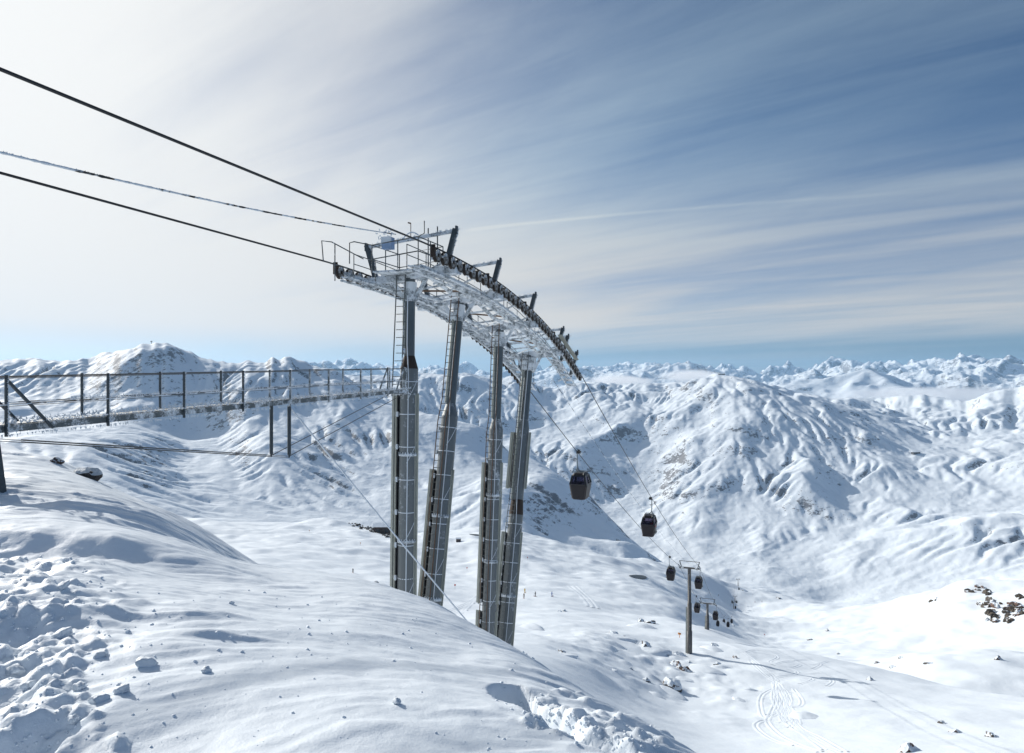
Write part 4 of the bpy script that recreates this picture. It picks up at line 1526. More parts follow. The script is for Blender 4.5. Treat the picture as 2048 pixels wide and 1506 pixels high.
for sv, side, lab in FARC:
    o = bpy.data.objects.new('gondola_cabin', SC); col.objects.link(o)
    o.location = rope_point(sv, side); o.rotation_euler = (0, 0, YAW)
    tag(o, lab, 'gondola', CAB_GROUP)

# ------------------------------------------------------------------ people
def cloth(name, c):
    simple(name, c, 0.8, 0, 0.15, 20.0)


cloth('cloth_red', (0.50, 0.02, 0.03)); cloth('cloth_dark', (0.015, 0.017, 0.025)); cloth('cloth_yellow', (0.72, 0.45, 0.02)); cloth('cloth_blue', (0.05, 0.13, 0.40)); cloth('cloth_brown', (0.10, 0.045, 0.03))
simple('skin', (0.55, 0.33, 0.24), 0.6, 0, 0.08); simple('helmet', (0.03, 0.03, 0.035), 0.3, 0, 0.1); simple('ski', (0.25, 0.05, 0.05), 0.4, 0, 0.1)


def skin_body(name, joints, bones, mats):
    """one continuous body grown round a skeleton"""
    me = bpy.data.meshes.new(name)
    me.from_pydata([j[:3] for j in joints], bones, [])
    for m_ in mats:
        me.materials.append(MATS[m_])
    ob = bpy.data.objects.new(name, me)
    col.objects.link(ob)
    md = ob.modifiers.new('skin', 'SKIN')
    for v_, j in zip(me.skin_vertices[0].data, joints):
        v_.radius = (j[3], j[4] if len(j) > 4 else j[3])
    me.skin_vertices[0].data[0].use_root = True
    sub = ob.modifiers.new('sub', 'SUBSURF'); sub.levels = 1; sub.render_levels = 1
    return ob


SK_J = [(0, 0, .92, .15, .11), (0, -.02, 1.15, .15, .11), (0, .04, 1.38, .17, .11), (0, .07, 1.50, .06), (0, .10, 1.60, .085), (0, .10, 1.72, .085),
        (-.19, .05, 1.40, .07), (-.27, .10, 1.17, .055), (-.26, .32, 1.06, .045), (-.26, .40, 1.05, .04),
        (.19, .05, 1.40, .07), (.27, .10, 1.17, .055), (.26, .32, 1.06, .045), (.26, .40, 1.05, .04),
        (-.11, 0, .86, .10), (-.13, .14, .50, .075), (-.13, .0, .12, .065), (-.13, .12, .06, .06),
        (.11, 0, .86, .10), (.13, .14, .50, .075), (.13, .0, .12, .065), (.13, .12, .06, .06)]
SK_B = [(0, 1), (1, 2), (2, 3), (3, 4), (4, 5), (2, 6), (6, 7), (7, 8), (8, 9), (2, 10), (10, 11), (11, 12), (12, 13), (0, 14), (14, 15), (15, 16), (16, 17), (0, 18), (18, 19), (19, 20), (20, 21)]


def skier(px, y, jacket, label, face=0.6, ski=True):
    p = hit(px, y, 100, 900)
    t = thing('person', label, 'person', p, 'people out on the piste', face)
    bo = skin_body('body', SK_J, SK_B, [jacket]); bo.parent = t
    b = MB(); b.rings([V((0, .10, 1.62)), V((0, .10, 1.70)), V((0, .10, 1.78)), V((0, .10, 1.82))], [.115, .12, .09, .03], UPZ, 10); h = MB
    b.build('helmet', 'helmet', None).parent = t
    b = MB(); b.rings([V((0, .165, 1.58)), V((0, .19, 1.63)), V((0, .165, 1.68))], [.05, .07, .05], UPZ, 8); b.build('face', 'skin', None).parent = t
    for sx in (-.13, .13):
        b = MB(); b.path([V((sx, -.75, .03)), V((sx, .0, .025)), V((sx, .75, .03)), V((sx, .92, .12))], .045, 6, [.035, .05, .05, .02]); b.build('ski', 'ski', None).parent = t
        b = MB(); b.tube((sx * 2.0, .40, 1.08), (sx * 2.6, .1, .0), .012, n=5); b.build('ski_pole', 'wire', None).parent = t
    return t


skier(706, 1146, 'cloth_dark', 'lone skier in dark clothes left of the nearest column', 0.4)
skier(1049.5, 1186, 'cloth_yellow', 'skier in yellow trousers and jacket, uphill of three others', -0.5)
skier(1048, 1197, 'cloth_brown', 'skier in brownish clothes just below the one in yellow', 0.3)
skier(1071, 1193, 'cloth_dark', 'skier in black between the yellow and the blue skier', 0.9)
skier(1103.5, 1193, 'cloth_blue', 'skier in blue, rightmost of the group right of the columns', -0.8)
skier(1510, 1205, 'cloth_dark', 'small dark skier on the shaded piste right of the distant towers, lower left of two', 0.5)
skier(1524, 1204.5, 'cloth_dark', 'small dark skier on the shaded piste right of the distant towers, upper right of two', 0.2)
skier(1437, 1192, 'cloth_dark', 'tiny skier on the snow hump left of the distant towers', 0.2)

# passenger in red in the second cabin
SIT_J = [(0, 0, .0, .15, .12), (0, -.03, .25, .16, .11), (0, .0, .46, .18, .11), (0, .02, .58, .06), (0, .04, .66, .085), (0, .05, .78, .085),
         (-.20, .0, .46, .07), (-.27, .06, .22, .055), (-.17, .27, .12, .045), (.20, .0, .46, .07), (.27, .06, .22, .055), (.17, .27, .12, .045),
         (-.10, .05, -.02, .10), (-.12, .45, .02, .08), (-.12, .46, -.40, .06), (-.12, .58, -.45, .055), (.10, .05, -.02, .10), (.12, .45, .02, .08), (.12, .46, -.40, .06), (.12, .58, -.45, .055)]
SIT_B = [(0, 1), (1, 2), (2, 3), (3, 4), (4, 5), (2, 6), (6, 7), (7, 8), (2, 9), (9, 10), (10, 11), (0, 12), (12, 13), (13, 14), (14, 15), (0, 16), (16, 17), (17, 18), (18, 19)]
cp = rope_point(79.0, 2.0)
pas = thing('person', 'passenger in a red jacket seen through the gondola window', 'person', cp + V((0, 0, -3.1)) + LN * .18 - LD * .62, None, YAW - math.pi / 2)
bo = skin_body('body', SIT_J, SIT_B, ['cloth_red']); bo.parent = pas
b = MB(); b.rings([V((0, .05, .70)), V((0, .05, .78)), V((0, .05, .86)), V((0, .05, .90))], [.115, .12, .09, .03], UPZ, 10); b.build('helmet', 'helmet', None).parent = pas
b = MB(); b.rings([V((0, .125, .64)), V((0, .145, .69)), V((0, .125, .74))], [.05, .07, .05], UPZ, 8); b.build('face', 'skin', None).parent = pas

# ------------------------------------------------------------------ the lower towers of the lift
def lower_tower(c, g, hcol, r0, label, detail=True):
    base = V((c.x, c.y, g - .4))
    t = thing('line_tower', label, 'lift tower', base, 'single-column towers further down the lift')
    H = c.z - base.z
    b = MB()
    steps = [0, .28, .281, .60, .601, 1.0]; rr = [r0 * 1.15, r0 * 1.15, r0 * .95, r0 * .95, r0 * .72, r0 * .66]
    b.rings([base + UPZ * (H * f) for f in steps], rr, UPZ, 18); b.build('column', 'far_steel', t)
    b = MB(); b.beam(c - LN * 2.0, c + LN * 2.0, .26, .30); b.build('crossarm', 'far_steel', t)
    for sg in (-1, 1):
        b = MB(); b.beam(c + LN * sg * 1.55, c + LN * sg * 1.95 + UPZ * 1.35, .16, .18, up=LD); b.build('frame_post', 'dark_arm', t)
        d = rope_slope(float((c - L0).dot(LD)))
        b = MB(); b.beam(c + LN * sg * 2 - d * 1.9 + UPZ * .02, c + LN * sg * 2 + d * 1.9 + UPZ * .02, .14, .20)
        tr = b.build('sheave_train', 'head_steel', t)
        for k in range(6):
            q = c + LN * sg * 2 + d * (-1.5 + .6 * k) + UPZ * .14
            part('sheave', SHEAVE, tr, q - base, Matrix((d, LN, d.cross(LN))).transposed().to_euler())
        b = MB(); b.beam(c + LN * sg * 1.35 - d * 1.7 - UPZ * .1, c + LN * sg * 1.35 + d * 1.7 - UPZ * .1, .5, .05); b.build('catwalk', 'head_steel', t)
    b = MB(); b.beam(c - LN * 1.9 + UPZ * 1.33, c + LN * 1.9 + UPZ * 1.33, .10, .10); b.build('lifting_bar', 'far_steel', t)
    if detail:
        b = MB()
        for sg in (-1, 1):
            b.tube(base - LD * (r0 * 1.2 + .1) + LN * (sg * .2 - .1), c - LD * (r0 * .75 + .1) + LN * (sg * .2 - .1), .03, n=5)
        k = .3
        while k < H - .3:
            p = (base - LD * (r0 * 1.2 + .1)).lerp(c - LD * (r0 * .75 + .1), k / H) - LN * .1
            b.tube(p - LN * .2, p + LN * .2, .02, n=4); k += .35
        b.build('ladder', 'thin_steel', t)
        b = MB(); b.beam(base - LN * (r0 * 1.15 + .1), base - LN * (r0 * .95 + .1) + UPZ * H * .55, .10, .35, up=LN); b.build('guard_channel', 'duct_steel', t)
    return t


TL = ['tall single-column lift tower rising from rocks right of the four columns', 'short T-shaped lift tower behind and right of the tall single column',
      'tiny distant lift tower, lowest of the far group', 'tiny distant lift tower, middle of the far group', 'tiny distant lift tower, uppermost of the far group']
for (c, g), lab, r0, det in zip(FARP, TL, (.46, .42, .4, .4, .4), (True, True, False, False, False)):
    lower_tower(c, g, None, r0, lab, det)

# ------------------------------------------------------------------ rocks
def mat_rock(name, c, snowline):
    """bare rock with wind-packed snow lying on everything that faces up"""
    m, t = material(name)
    o = t.n('ShaderNodeTexCoord').outputs['Object']
    geo = t.n('ShaderNodeNewGeometry')
    nz = t.n('ShaderNodeSeparateXYZ', {0: geo.outputs['Normal']}).outputs['Z']
    n = t.noise(o, 1.6, 6.0, 0.65)
    n2 = t.noise(o, 7.0, 5.0, 0.65)
    b = t.n('ShaderNodeBump', {'Height': n2, 'Strength': 0.8, 'Distance': 0.15})
    f = t.ramp(t.math('ADD', nz, t.math('MULTIPLY', t.math('SUBTRACT', n, .5), 0.9)), (snowline, snowline + .10))
    rc = t.mix(n2, tuple(x * .45 for x in c) + (1,), tuple(x * 1.7 for x in c) + (1,))
    finish(t, principled(t, t.mix(f, rc, SNOW), 0.75, 0, b))


mat_rock('rock_snowy', (0.10, 0.085, 0.075), 0.42)
mat_rock('rock_brown', (0.075, 0.060, 0.044), 0.95)
mat_rock('rock_red', (0.12, 0.070, 0.050), 0.52)


def rock_mesh(name, seed, mat, sx=1, sy=1, sz=1, sub=3, jag=.35):
    rr = random.Random(seed)
    bm = bmesh.new()
    bmesh.ops.create_icosphere(bm, subdivisions=sub, radius=1.0)
    planes = []
    for _ in range(9):
        d = V((rr.gauss(0, 1), rr.gauss(0, 1), rr.gauss(0, 1))).normalized()
        planes.append((d, rr.uniform(.5, .95)))
    ox, oy = rr.uniform(0, 50), rr.uniform(0, 50)
    co = np.array([v.co[:] for v in bm.verts])
    nn = fbm(co[:, 0] * 1.7 + ox + co[:, 2], co[:, 1] * 1.7 + oy - co[:, 2] * .7, 3)
    for v, q in zip(bm.verts, nn):
        p = v.co.copy()
        for d, lim in planes:
            e = p.dot(d)
            if e > lim:
                p -= d * (e - lim) * .9
        p *= 1 + jag * q
        v.co = V((p.x * sx, p.y * sy, p.z * sz))
    me = bpy.data.meshes.new(name)
    bm.to_mesh(me); bm.free()
    me.materials.append(MATS[mat])
    me.polygons.foreach_set('use_smooth', [mat == 'snow_near' or mat == 'snow_mid'] * len(me.polygons))
    return me


ROCKS = [rock_mesh('rock', 40 + k, m, 1, .8, .75) for k, m in enumerate(['rock_snowy', 'rock_snowy', 'rock_red', 'rock_snowy', 'rock_brown', 'rock_red'])]
DRIFT = [rock_mesh('snow_hump', 60 + k, 'snow_mid', 1.3, 1.0, .5, 3, .25) for k in range(3)]


def rock(px, y, wpx, k, label, rz=0, sink=.25, hz=1.0, near=(2, 1000), nm='rock'):
    p = hit(px, y, *near)
    s_ = wpx / F * p.y * .5
    o = bpy.data.objects.new(nm, ROCKS[k]); col.objects.link(o)
    o.location = p + V((0, 0, s_ * (.35 - sink) * hz)); o.scale = (s_, s_, s_ * hz); o.rotation_euler = (0, 0, rz)
    return tag(o, label, 'rock')


rock(113, 925, 26, 2, 'small reddish rock poking out of snow behind the left end of the footbridge', .3, near=(14, 22))
rock(168, 952, 70, 1, 'big brown flat rock with snow cap below the left end of the footbridge', -.2, .45, .8, near=(14, 22))
rr = [
    (1358, 1310, 22, 0, 'dark snow-topped rock touching the base of the tall single tower'), (1350, 1332, 28, 2, 'reddish slanting rock below left of the tall tower base'),
    (1371, 1342, 22, 5, 'red-brown rock below the tall tower base, right of the slanting one'), (1376, 1324, 10, 0, 'little dark rock under the tall tower base'),
    (1340, 1372, 44, 1, 'largest snow-covered peaked rock below the tall tower'), (1293, 1362, 16, 3, 'small snow-capped pointed rock left of the largest peaked one'),
    (1358, 1378, 14, 0, 'small rock against the right flank of the largest peaked one'), (1301, 1246, 20, 0, 'dark boulder with long shadow left of the tall tower, right of a pair'),
    (1281, 1243, 14, 3, 'snowy boulder left of the tall tower, left of a pair'), (1225, 1268, 22, 1, 'low snow-covered rock halfway between columns and tall tower'),
    (1248, 1276, 12, 5, 'flat brownish rock right of the low snow-covered one'), (1124, 1304, 16, 0, 'lone pointed rock on smooth snow right of the last column'),
    (1261, 1338, 9, 5, 'tiny rock on open snow left of the slanting reddish one'), (1289, 1294, 26, 3, 'snow-buried rock left of the tall tower with dark right edge'),
    (1429, 1292, 14, 0, 'peaked rock with snow tail right of the tall tower'), (1435, 1329, 16, 1, 'snowy rock right of the tall tower just under its shadow'),
    (1470, 1316, 11, 5, 'small rock at the top of the ski tracks'), (1741, 1360, 15, 2, 'lone red-brown rock right of the ski tracks'),
    (1787, 1335, 14, 0, 'dark rock on the ridge edge, right of a smaller one'), (1754, 1326, 9, 5, 'small flat rock on the ridge edge above the lone red-brown one'),
    (1677, 1308, 8, 0, 'tiny rock on the ridge line below the mogul strip'), (1858, 1327, 16, 0, 'small cluster-like rock in the sunny bowl'),
    (1997, 1319, 17, 5, 'brown rock on the low rise at the right'), (1802, 1316, 9, 0, 'tiny rock in the bright bowl above the ridge edge'),
    (1910, 1465, 26, 2, 'snow-topped rock in the lower right, left of the blackest one'), (1985, 1473, 26, 0, 'blackest rock in the lower right corner'),
    (1884, 1446, 14, 1, 'small rock in the shaded hollow at lower right'), (1820, 1502, 44, 5, 'rock cut by the bottom edge at lower right'),
    (1119, 1223, 9, 0, 'upright rock beside the last column on the piste edge, left one'), (1129, 1222, 8, 3, 'upright rock on the piste edge, right of its twin'),
    (753, 1184, 11, 3, 'small snowy rock on the snow edge left of the nearest column'), (1620, 1280, 10, 0, 'dark speck of rock beside the mogul strip'),
    (1655, 1262, 10, 5, 'dark rock speck at the upper edge of the mogul strip'), (1465, 1250, 6, 0, 'tiny dark rock below the distant tower group'),
    (1490, 1183, 10, 0, 'rock on the hump right of the distant towers'), (1558, 1197, 10, 0, 'rock where the hump meets the valley edge'),
]
for k, a in enumerate(rr):
    near = (9.2, 14) if a[0] == 753 else (48, 1000)
    rock(a[0], a[1], a[2] * 1.2, a[3], a[4], k * 1.3, .5, 1.15 if k % 3 else .8, near)
# snow humps banked up against the rocks
humps = MB()
hump_spots = [(1335, 1385, 70), (1360, 1330, 60), (1290, 1255, 60), (1235, 1275, 60), (1290, 1300, 70), (1430, 1300, 50), (1625, 1435, 60), (1400, 1340, 70), (1445, 1335, 40), (1130, 1310, 40), (1060, 1255, 60), (1310, 1390, 40), (1370, 1360, 40), (1225, 1340, 16), (1500, 1380, 30), (1480, 1400, 26)]
hm = bpy.data.meshes.new('snow_humps'); bmh = bmesh.new()
for k, (px, y, wpx) in enumerate(hump_spots):
    p = hit(px, y, 48, 500); s_ = wpx / F * p.y * .5
    tmp = DRIFT[k % 3].copy()
    tmp.transform(Matrix.Translation(p - V((0, 0, s_ * .18))) @ Matrix.Rotation(-.9 + .2 * k % 1, 4, 'Z') @ Matrix.Diagonal((s_ * 1.1, s_ * .8, s_ * .75, 1)))
    bmh.from_mesh(tmp); bpy.data.meshes.remove(tmp)
for f in bmh.faces:
    f.smooth = True
bmh.to_mesh(hm); bmh.free(); hm.materials.append(MATS['snow_mid'])
ho = bpy.data.objects.new('snow_humps', hm); col.objects.link(ho)
tag(ho, 'soft snow drifts banked up round the rocks below the tall tower', 'snow', kind='stuff')

# rock faces on the right-hand slope
def outcrop(spots, label, seed, k0=4):
    rnd_ = random.Random(seed)
    p0 = hit(spots[0][0], spots[0][1], 150, 900)
    t = thing('rock_outcrop', label, 'rock', p0, 'brown outcrops on the right-hand slope')
    for (px, y, wpx) in spots:
        p = hit(px, y, 150, 900); s_ = wpx / F * p.y * .72
        o = part('rock', ROCKS[4 if rnd_.random() < .7 else 2], t, p - p0 + V((0, 0, s_ * .1)), (rnd_.uniform(-.5, .5), rnd_.uniform(-.5, .5), rnd_.uniform(0, 6)))
        o.scale = (s_ * rnd_.uniform(.8, 1.2), s_ * .8, s_ * rnd_.uniform(.7, 1.2))
    return t


rnd = random.Random(9)
def blob(cx_, cy_, rx, ry, n, w0, w1, slope=0):
    o = []
    for _ in range(n):
        a = rnd.uniform(0, 6.28); q = math.sqrt(rnd.random())
        x = cx_ + rx * q * math.cos(a); o.append((x, cy_ + ry * q * math.sin(a) + slope * (x - cx_), rnd.uniform(w0, w1)))
    return o
outcrop(blob(1980, 1209, 22, 12, 26, 6, 15) + blob(1985, 1232, 16, 12, 16, 5, 13), 'broad brown rock outcrop on the sunny slope, left of a pair', 1)
outcrop(blob(2030, 1222, 20, 14, 26, 7, 16) + blob(2015, 1242, 8, 10, 10, 5, 11), 'brown rock outcrop at the right edge of the sunny slope', 2)
outcrop(blob(1948, 1181, 20, 7, 14, 4, 9, -.1) + [(1975, 1185, 13), (1970, 1187, 10), (1980, 1187, 9), (1977, 1190, 9)], 'rock outcrop crowning the crest of the sunny slope', 3)
outcrop(blob(1868, 1200, 8, 3, 5, 3, 7, -.4), 'small dark rocks on the crest left of the big outcrops', 4)
outcrop(blob(2043, 1194, 6, 4, 4, 6, 10), 'small dark outcrop at the right edge above the others', 5)

# boulder field by the hut behind the nearest column
bmh = bmesh.new()
for k in range(130):
    f = rnd.random() ** .6; px = 700 + 95 * f + rnd.uniform(-6, 6); y = 1047 + 24 * f + rnd.uniform(-4, 7) * (0.4 + f)
    p = hit(px, y, 400, 900); s_ = rnd.uniform(2.5, 7.0) / F * p.y * .6
    tmp = ROCKS[k % 6].copy(); tmp.transform(Matrix.Translation(p) @ Matrix.Rotation(rnd.uniform(0, 6), 4, 'Z') @ Matrix.Diagonal((s_, s_, s_, 1)))
    bmh.from_mesh(tmp); bpy.data.meshes.remove(tmp)
me = bpy.data.meshes.new('boulders'); bmh.to_mesh(me); bmh.free(); me.materials.append(MATS['rock_brown'])
o = bpy.data.objects.new('boulders', me); col.objects.link(o)
tag(o, 'dark boulders strewn down the bank beside the hut', 'rocks', kind='stuff')

# ------------------------------------------------------------------ snow lumps lying on the knoll
CL = [rock_mesh('snow_clump', 80 + k, 'snow_near', 1.0, .85, .7, 3, .55) for k in range(4)]
big = [
    (292, 1330, 42, 'largest lone snow clump on the smooth snow at left'), (413, 1344, 24, 'crumbly snow lump right of the largest lone clump'),
    (245, 1384, 34, 'rounded snow clump with dark shadow at left, below the largest lone one'), (795, 1408, 19, 'round snowball lying on the smooth snow at bottom centre'),
    (200, 1402, 36, 'wide snow block tilted beside the rounded clump'), (148, 1442, 26, 'rounded snow lump at the edge of the trampled hollow'),
    (125, 1275, 40, 'big snow block at the edge of the trampled snow'), (35, 1345, 40, 'big rounded snow block at the left edge'), (60, 1372, 28, 'snow block just below the big one at the left edge'),
    (160, 1378, 30, 'flat snow slab among the trampled lumps'), (128, 1175, 26, 'snow lump at the far end of the trampled snow'), (463, 1207, 13, 'small snow lump on rippled snow at the left centre'),
    (205, 1312, 34, 'elongated snow clump casting a long shadow at the trampled edge'),
]
for k, (px, y, wpx, lab) in enumerate(big):
    p = hit(px, y, 2, 14); s_ = wpx / F * p.y * .5
    o = bpy.data.objects.new('snow_clump', CL[k % 4]); col.objects.link(o)
    o.location = p + V((0, 0, s_ * (.55 if px == 795 else .25))); o.scale = (s_, s_, s_ * (1.35 if px == 795 else 1)); o.rotation_euler = (.2, .1, k * 1.7)
    tag(o, lab, 'snow clump', 'loose snow clumps on the knoll')
small = [rock_mesh('crumb', 90 + k, 'snow_near', 1, .9, .75, 2, .5) for k in range(3)]
bmh = bmesh.new()
n = 0
while n < 520:
    if n < 230:
        px, y = rnd.uniform(0, 1100), 1506 - 330 * rnd.random() ** 0.8
        wpx = 2.2 + 7.5 * rnd.random() ** 3
        if y < 1180 + .13 * (px - 700) + 20 and px > 640:
            continue
    elif n < 400:
        px, y = abs(rnd.gauss(0, 150)), rnd.uniform(1110, 1500); wpx = rnd.uniform(3, 9)
    else:
        f = rnd.random(); px, y = 1040 + 260 * f + rnd.gauss(0, 35), 1420 + 75 * f + rnd.gauss(0, 14); wpx = rnd.uniform(3, 10)
    n += 1
    if y > 1505 or px > 1330:
        continue
    p = hit(px, y, 2, 13); s_ = wpx / F * p.y * .5
    tmp = small[n % 3].copy(); tmp.transform(Matrix.Translation(p + V((0, 0, s_ * .15))) @ Matrix.Rotation(rnd.uniform(0, 6), 4, 'Z') @ Matrix.Diagonal((s_, s_, s_, 1)))
    bmh.from_mesh(tmp); bpy.data.meshes.remove(tmp)
for f in bmh.faces:
    f.smooth = True
me = bpy.data.meshes.new('snow_crumbs'); bmh.to_mesh(me); bmh.free(); me.materials.append(MATS['snow_near'])
o = bpy.data.objects.new('snow_crumbs', me); col.objects.link(o)
tag(o, 'small crumbs of snow scattered over the knoll', 'snow', kind='stuff')

# ------------------------------------------------------------------ ski tracks: grooves with banked edges
def catmull(pts, n=10):
    P_ = [pts[0]] + list(pts) + [pts[-1]]
    out = []
    for i in range(1, len(P_) - 2):
        p0, p1, p2, p3 = (np.array(P_[i + d], float) for d in (-1, 0, 1, 2))
        for t_ in np.linspace(0, 1, n, endpoint=False):
            out.append(.5 * ((2 * p1) + (-p0 + p2) * t_ + (2 * p0 - 5 * p1 + 4 * p2 - p3) * t_ ** 2 + (-p0 + 3 * p1 - 3 * p2 + p3) * t_ ** 3))
    out.append(np.array(P_[-2], float))
    return out


def track(b, pix, width=.24, h=.06, near=(50, 700)):
    pts = []
    for (px, y) in catmull(pix):
        q = hit(px, y, *near)
        if pts and abs(q.y - pts[-1].y) > 25:
            continue
        pts.append(q)
    prof = [(-2.4, -.03), (-1.2, h), (-.62, h * .75), (-.3, .005), (.3, .005), (.62, h * .75), (1.2, h), (2.4, -.03)]
    vs = []; n_ = len(prof)
    for i, p in enumerate(pts):
        d = pts[min(i + 1, len(pts) - 1)] - pts[max(i - 1, 0)]; d.z = 0
        if d.length < 1e-5:
            d = V((1, 0, 0))
        d.normalize(); nn = V((-d.y, d.x, 0))
        for (o_, z_) in prof:
            q = p + nn * (o_ * width)
            vs.append(V((q.x, q.y, float(ground(q.x, q.y)) + z_)))
    fs = [(i * n_ + k, (i + 1) * n_ + k, (i + 1) * n_ + k + 1, i * n_ + k + 1) for i in range(len(pts) - 1) for k in range(n_ - 1)]
    b.add(vs, fs, True)


T = MB()
for pix in [
    [(1548, 1365), (1552, 1400), (1540, 1430), (1536, 1445), (1560, 1470), (1600, 1490), (1640, 1504)],
    [(1560, 1368), (1575, 1400), (1585, 1430), (1600, 1455), (1640, 1475), (1690, 1504)],
    [(1545, 1378), (1525, 1390), (1520, 1410), (1530, 1435), (1560, 1425), (1580, 1420)],
    [(1588, 1378), (1603, 1400), (1600, 1412), (1580, 1415), (1575, 1435), (1600, 1460), (1630, 1480)],
    [(1560, 1445), (1525, 1442), (1512, 1452), (1530, 1470), (1560, 1485), (1590, 1490)],
    [(1553, 1380), (1565, 1405), (1560, 1425), (1570, 1445), (1590, 1440), (1580, 1455)],
    [(1535, 1430), (1575, 1418)], [(1550, 1445), (1590, 1450), (1595, 1440), (1570, 1400), (1562, 1380)],
    [(1490, 1305), (1510, 1300), (1540, 1305), (1555, 1315), (1540, 1325), (1580, 1335), (1600, 1330)],
    [(1500, 1303), (1530, 1308), (1548, 1312)], [(1530, 1345), (1560, 1340), (1600, 1348), (1640, 1346)], [(1550, 1355), (1590, 1350), (1625, 1358), (1600, 1368)],
    [(1525, 1340), (1545, 1352), (1555, 1362)], [(1570, 1325), (1610, 1320), (1640, 1328), (1625, 1338)], [(1640, 1355), (1665, 1362), (1655, 1372)],
    [(1505, 1322), (1560, 1330), (1595, 1345), (1560, 1352), (1540, 1345)], [(1545, 1330), (1580, 1322), (1622, 1330), (1655, 1322)],
    [(1500, 1322), (1530, 1350), (1562, 1372), (1580, 1400), (1570, 1440), (1620, 1475), (1700, 1520)], [(1440, 1285), (1480, 1300), (1520, 1330), (1550, 1360), (1548, 1400), (1580, 1450), (1650, 1490), (1700, 1510)], [(1600, 1395), (1585, 1385), (1570, 1395), (1568, 1425), (1585, 1445), (1610, 1470), (1650, 1500)],
]:
    track(T, pix)
for pix in [[(860 + 6 * k, 1250 - 6 * k), (895 + 5 * k, 1238 - 6 * k), (925 + 4 * k, 1222 - 5 * k), (950 + 2 * k, 1200 - 3 * k)] for k in range(-2, 5)]:
    track(T, pix, .35, .10, (90, 400))
for pix in [[(1150, 1172), (1175, 1195), (1188, 1210), (1192, 1216)], [(1140, 1172), (1165, 1192), (1178, 1207), (1180, 1214)]]:
    track(T, pix, .8, .12, (90, 500))
tr_o = T.build('ski_tracks', 'snow_mid')
tag(tr_o, 'crossing ski tracks carved into the powder on the right', 'ski tracks', kind='stuff')

# ------------------------------------------------------------------ pond, huts, markers
simple('pond_ice', (0.035, 0.055, 0.075), 0.7, 0, 0.2, .5)
simple('wood_dark', (0.06, 0.035, 0.025), 0.8, 0, 0.4, 2.0)
simple('marker_red', (0.55, 0.05, 0.03), 0.6, 0, 0.1)
simple('marker_orange', (0.60, 0.22, 0.03), 0.6, 0, 0.1)
simple('hut_wall', (0.09, 0.08, 0.075), 0.7, 0, 0.3, 2.0)
simple('pane_dark', (0.02, 0.025, 0.03), 0.2, 0, 0.1)


def pond(px0, px1, y, hy, label):
    b = MB()
    vs = []; fs = []
    for j in range(7):
        for k in range(24):
            a = 2 * math.pi * k / 24; f = j / 6
            px = (px0 + px1) / 2 + f * (px1 - px0) / 2 * math.cos(a)
            yy = y + f * hy * math.sin(a) * (.8 + .3 * math.cos(a)) + .10 * (px - (px0 + px1) / 2)
            q = hit(px, yy, 200, 900); vs.append(q + V((0, 0, .3)))
    for j in range(6):
        for k in range(24):
            fs.append((j * 24 + k, (j + 1) * 24 + k, (j + 1) * 24 + (k + 1) % 24, j * 24 + (k + 1) % 24))
    b.add(vs, fs, True)
    o = b.build('pond', 'pond_ice'); o['kind'] = 'structure'
    return o


pond(1258, 1294, 1154, 4.5, '')
pond(938, 962, 1070, 1.6, '')


def hut(px, y, wpx, hm, dm, label, near, wall='wood_dark', rz=0.0, gf=None, nwin=3, roof_h=.35, name='hut'):
    p = hit(px, y, *near) if gf is None else gf
    w_ = wpx / F * p.y / 2
    t = thing(name, label, 'building', p, None, rz)
    b = MB(); b.box((0, 0, hm / 2 - 1.0), w_, dm / 2, hm / 2 + 1.0); b.build('wall', wall, None).parent = t
    b = MB(); e = .12 * w_
    vs = [V((-w_ - e, -dm / 2 - e, hm)), V((w_ + e, -dm / 2 - e, hm)), V((w_ + e, dm / 2 + e, hm)), V((-w_ - e, dm / 2 + e, hm)), V((-w_ - e, 0, hm * (1 + roof_h))), V((w_ + e, 0, hm * (1 + roof_h)))]
    b.add(vs, [(0, 1, 5, 4), (2, 3, 4, 5), (0, 4, 3), (1, 2, 5), (3, 2, 1, 0)]); b.build('roof', 'snow_mid', None).parent = t
    for k in range(nwin):
        x = -w_ + 2 * w_ * (k + .5) / nwin
        b = MB(); b.box((x, -dm / 2 - .02, hm * .55), w_ / nwin * .45, .06, hm * .18); b.build('window', 'pane_dark', None).parent = t
    return t


hut(775, 1068, 50, 7.0, 9, 'dark wooden hut under thick snow, half behind the nearest column', (450, 900))
hut(917, 1083, 9, 2.2, 3, 'tiny brown hut on the piste between the second and third columns', (250, 800), nwin=1)


def mtn_point(px, y, y0=1500, y1=6000):
    Ys = np.geomspace(y0, y1, 3000); Xs = (px - CX) / F * Ys; Zr = (CY - y) / F * Ys
    g = S3.sample(Xs, Ys); k = int(np.argmax(Zr <= g))
    if k == 0:
        k = int(np.argmin(Zr - g))
    return V((Xs[k], Ys[k], g[k]))


hut(0, 0, 17, 7, 14, 'far mountain restaurant on the plateau of the right-hand massif', None, 'hut_wall', .3, mtn_point(1831, 907), 5)


def crest_point(px, y0, y1):
    """highest sight line on the mountains along one direction"""
    Ys = np.geomspace(y0, y1, 3000); Xs = (px - CX) / F * Ys
    g = S3.sample(Xs, Ys); k = int(np.argmax(g / Ys))
    return V((Xs[k], Ys[k], g[k]))


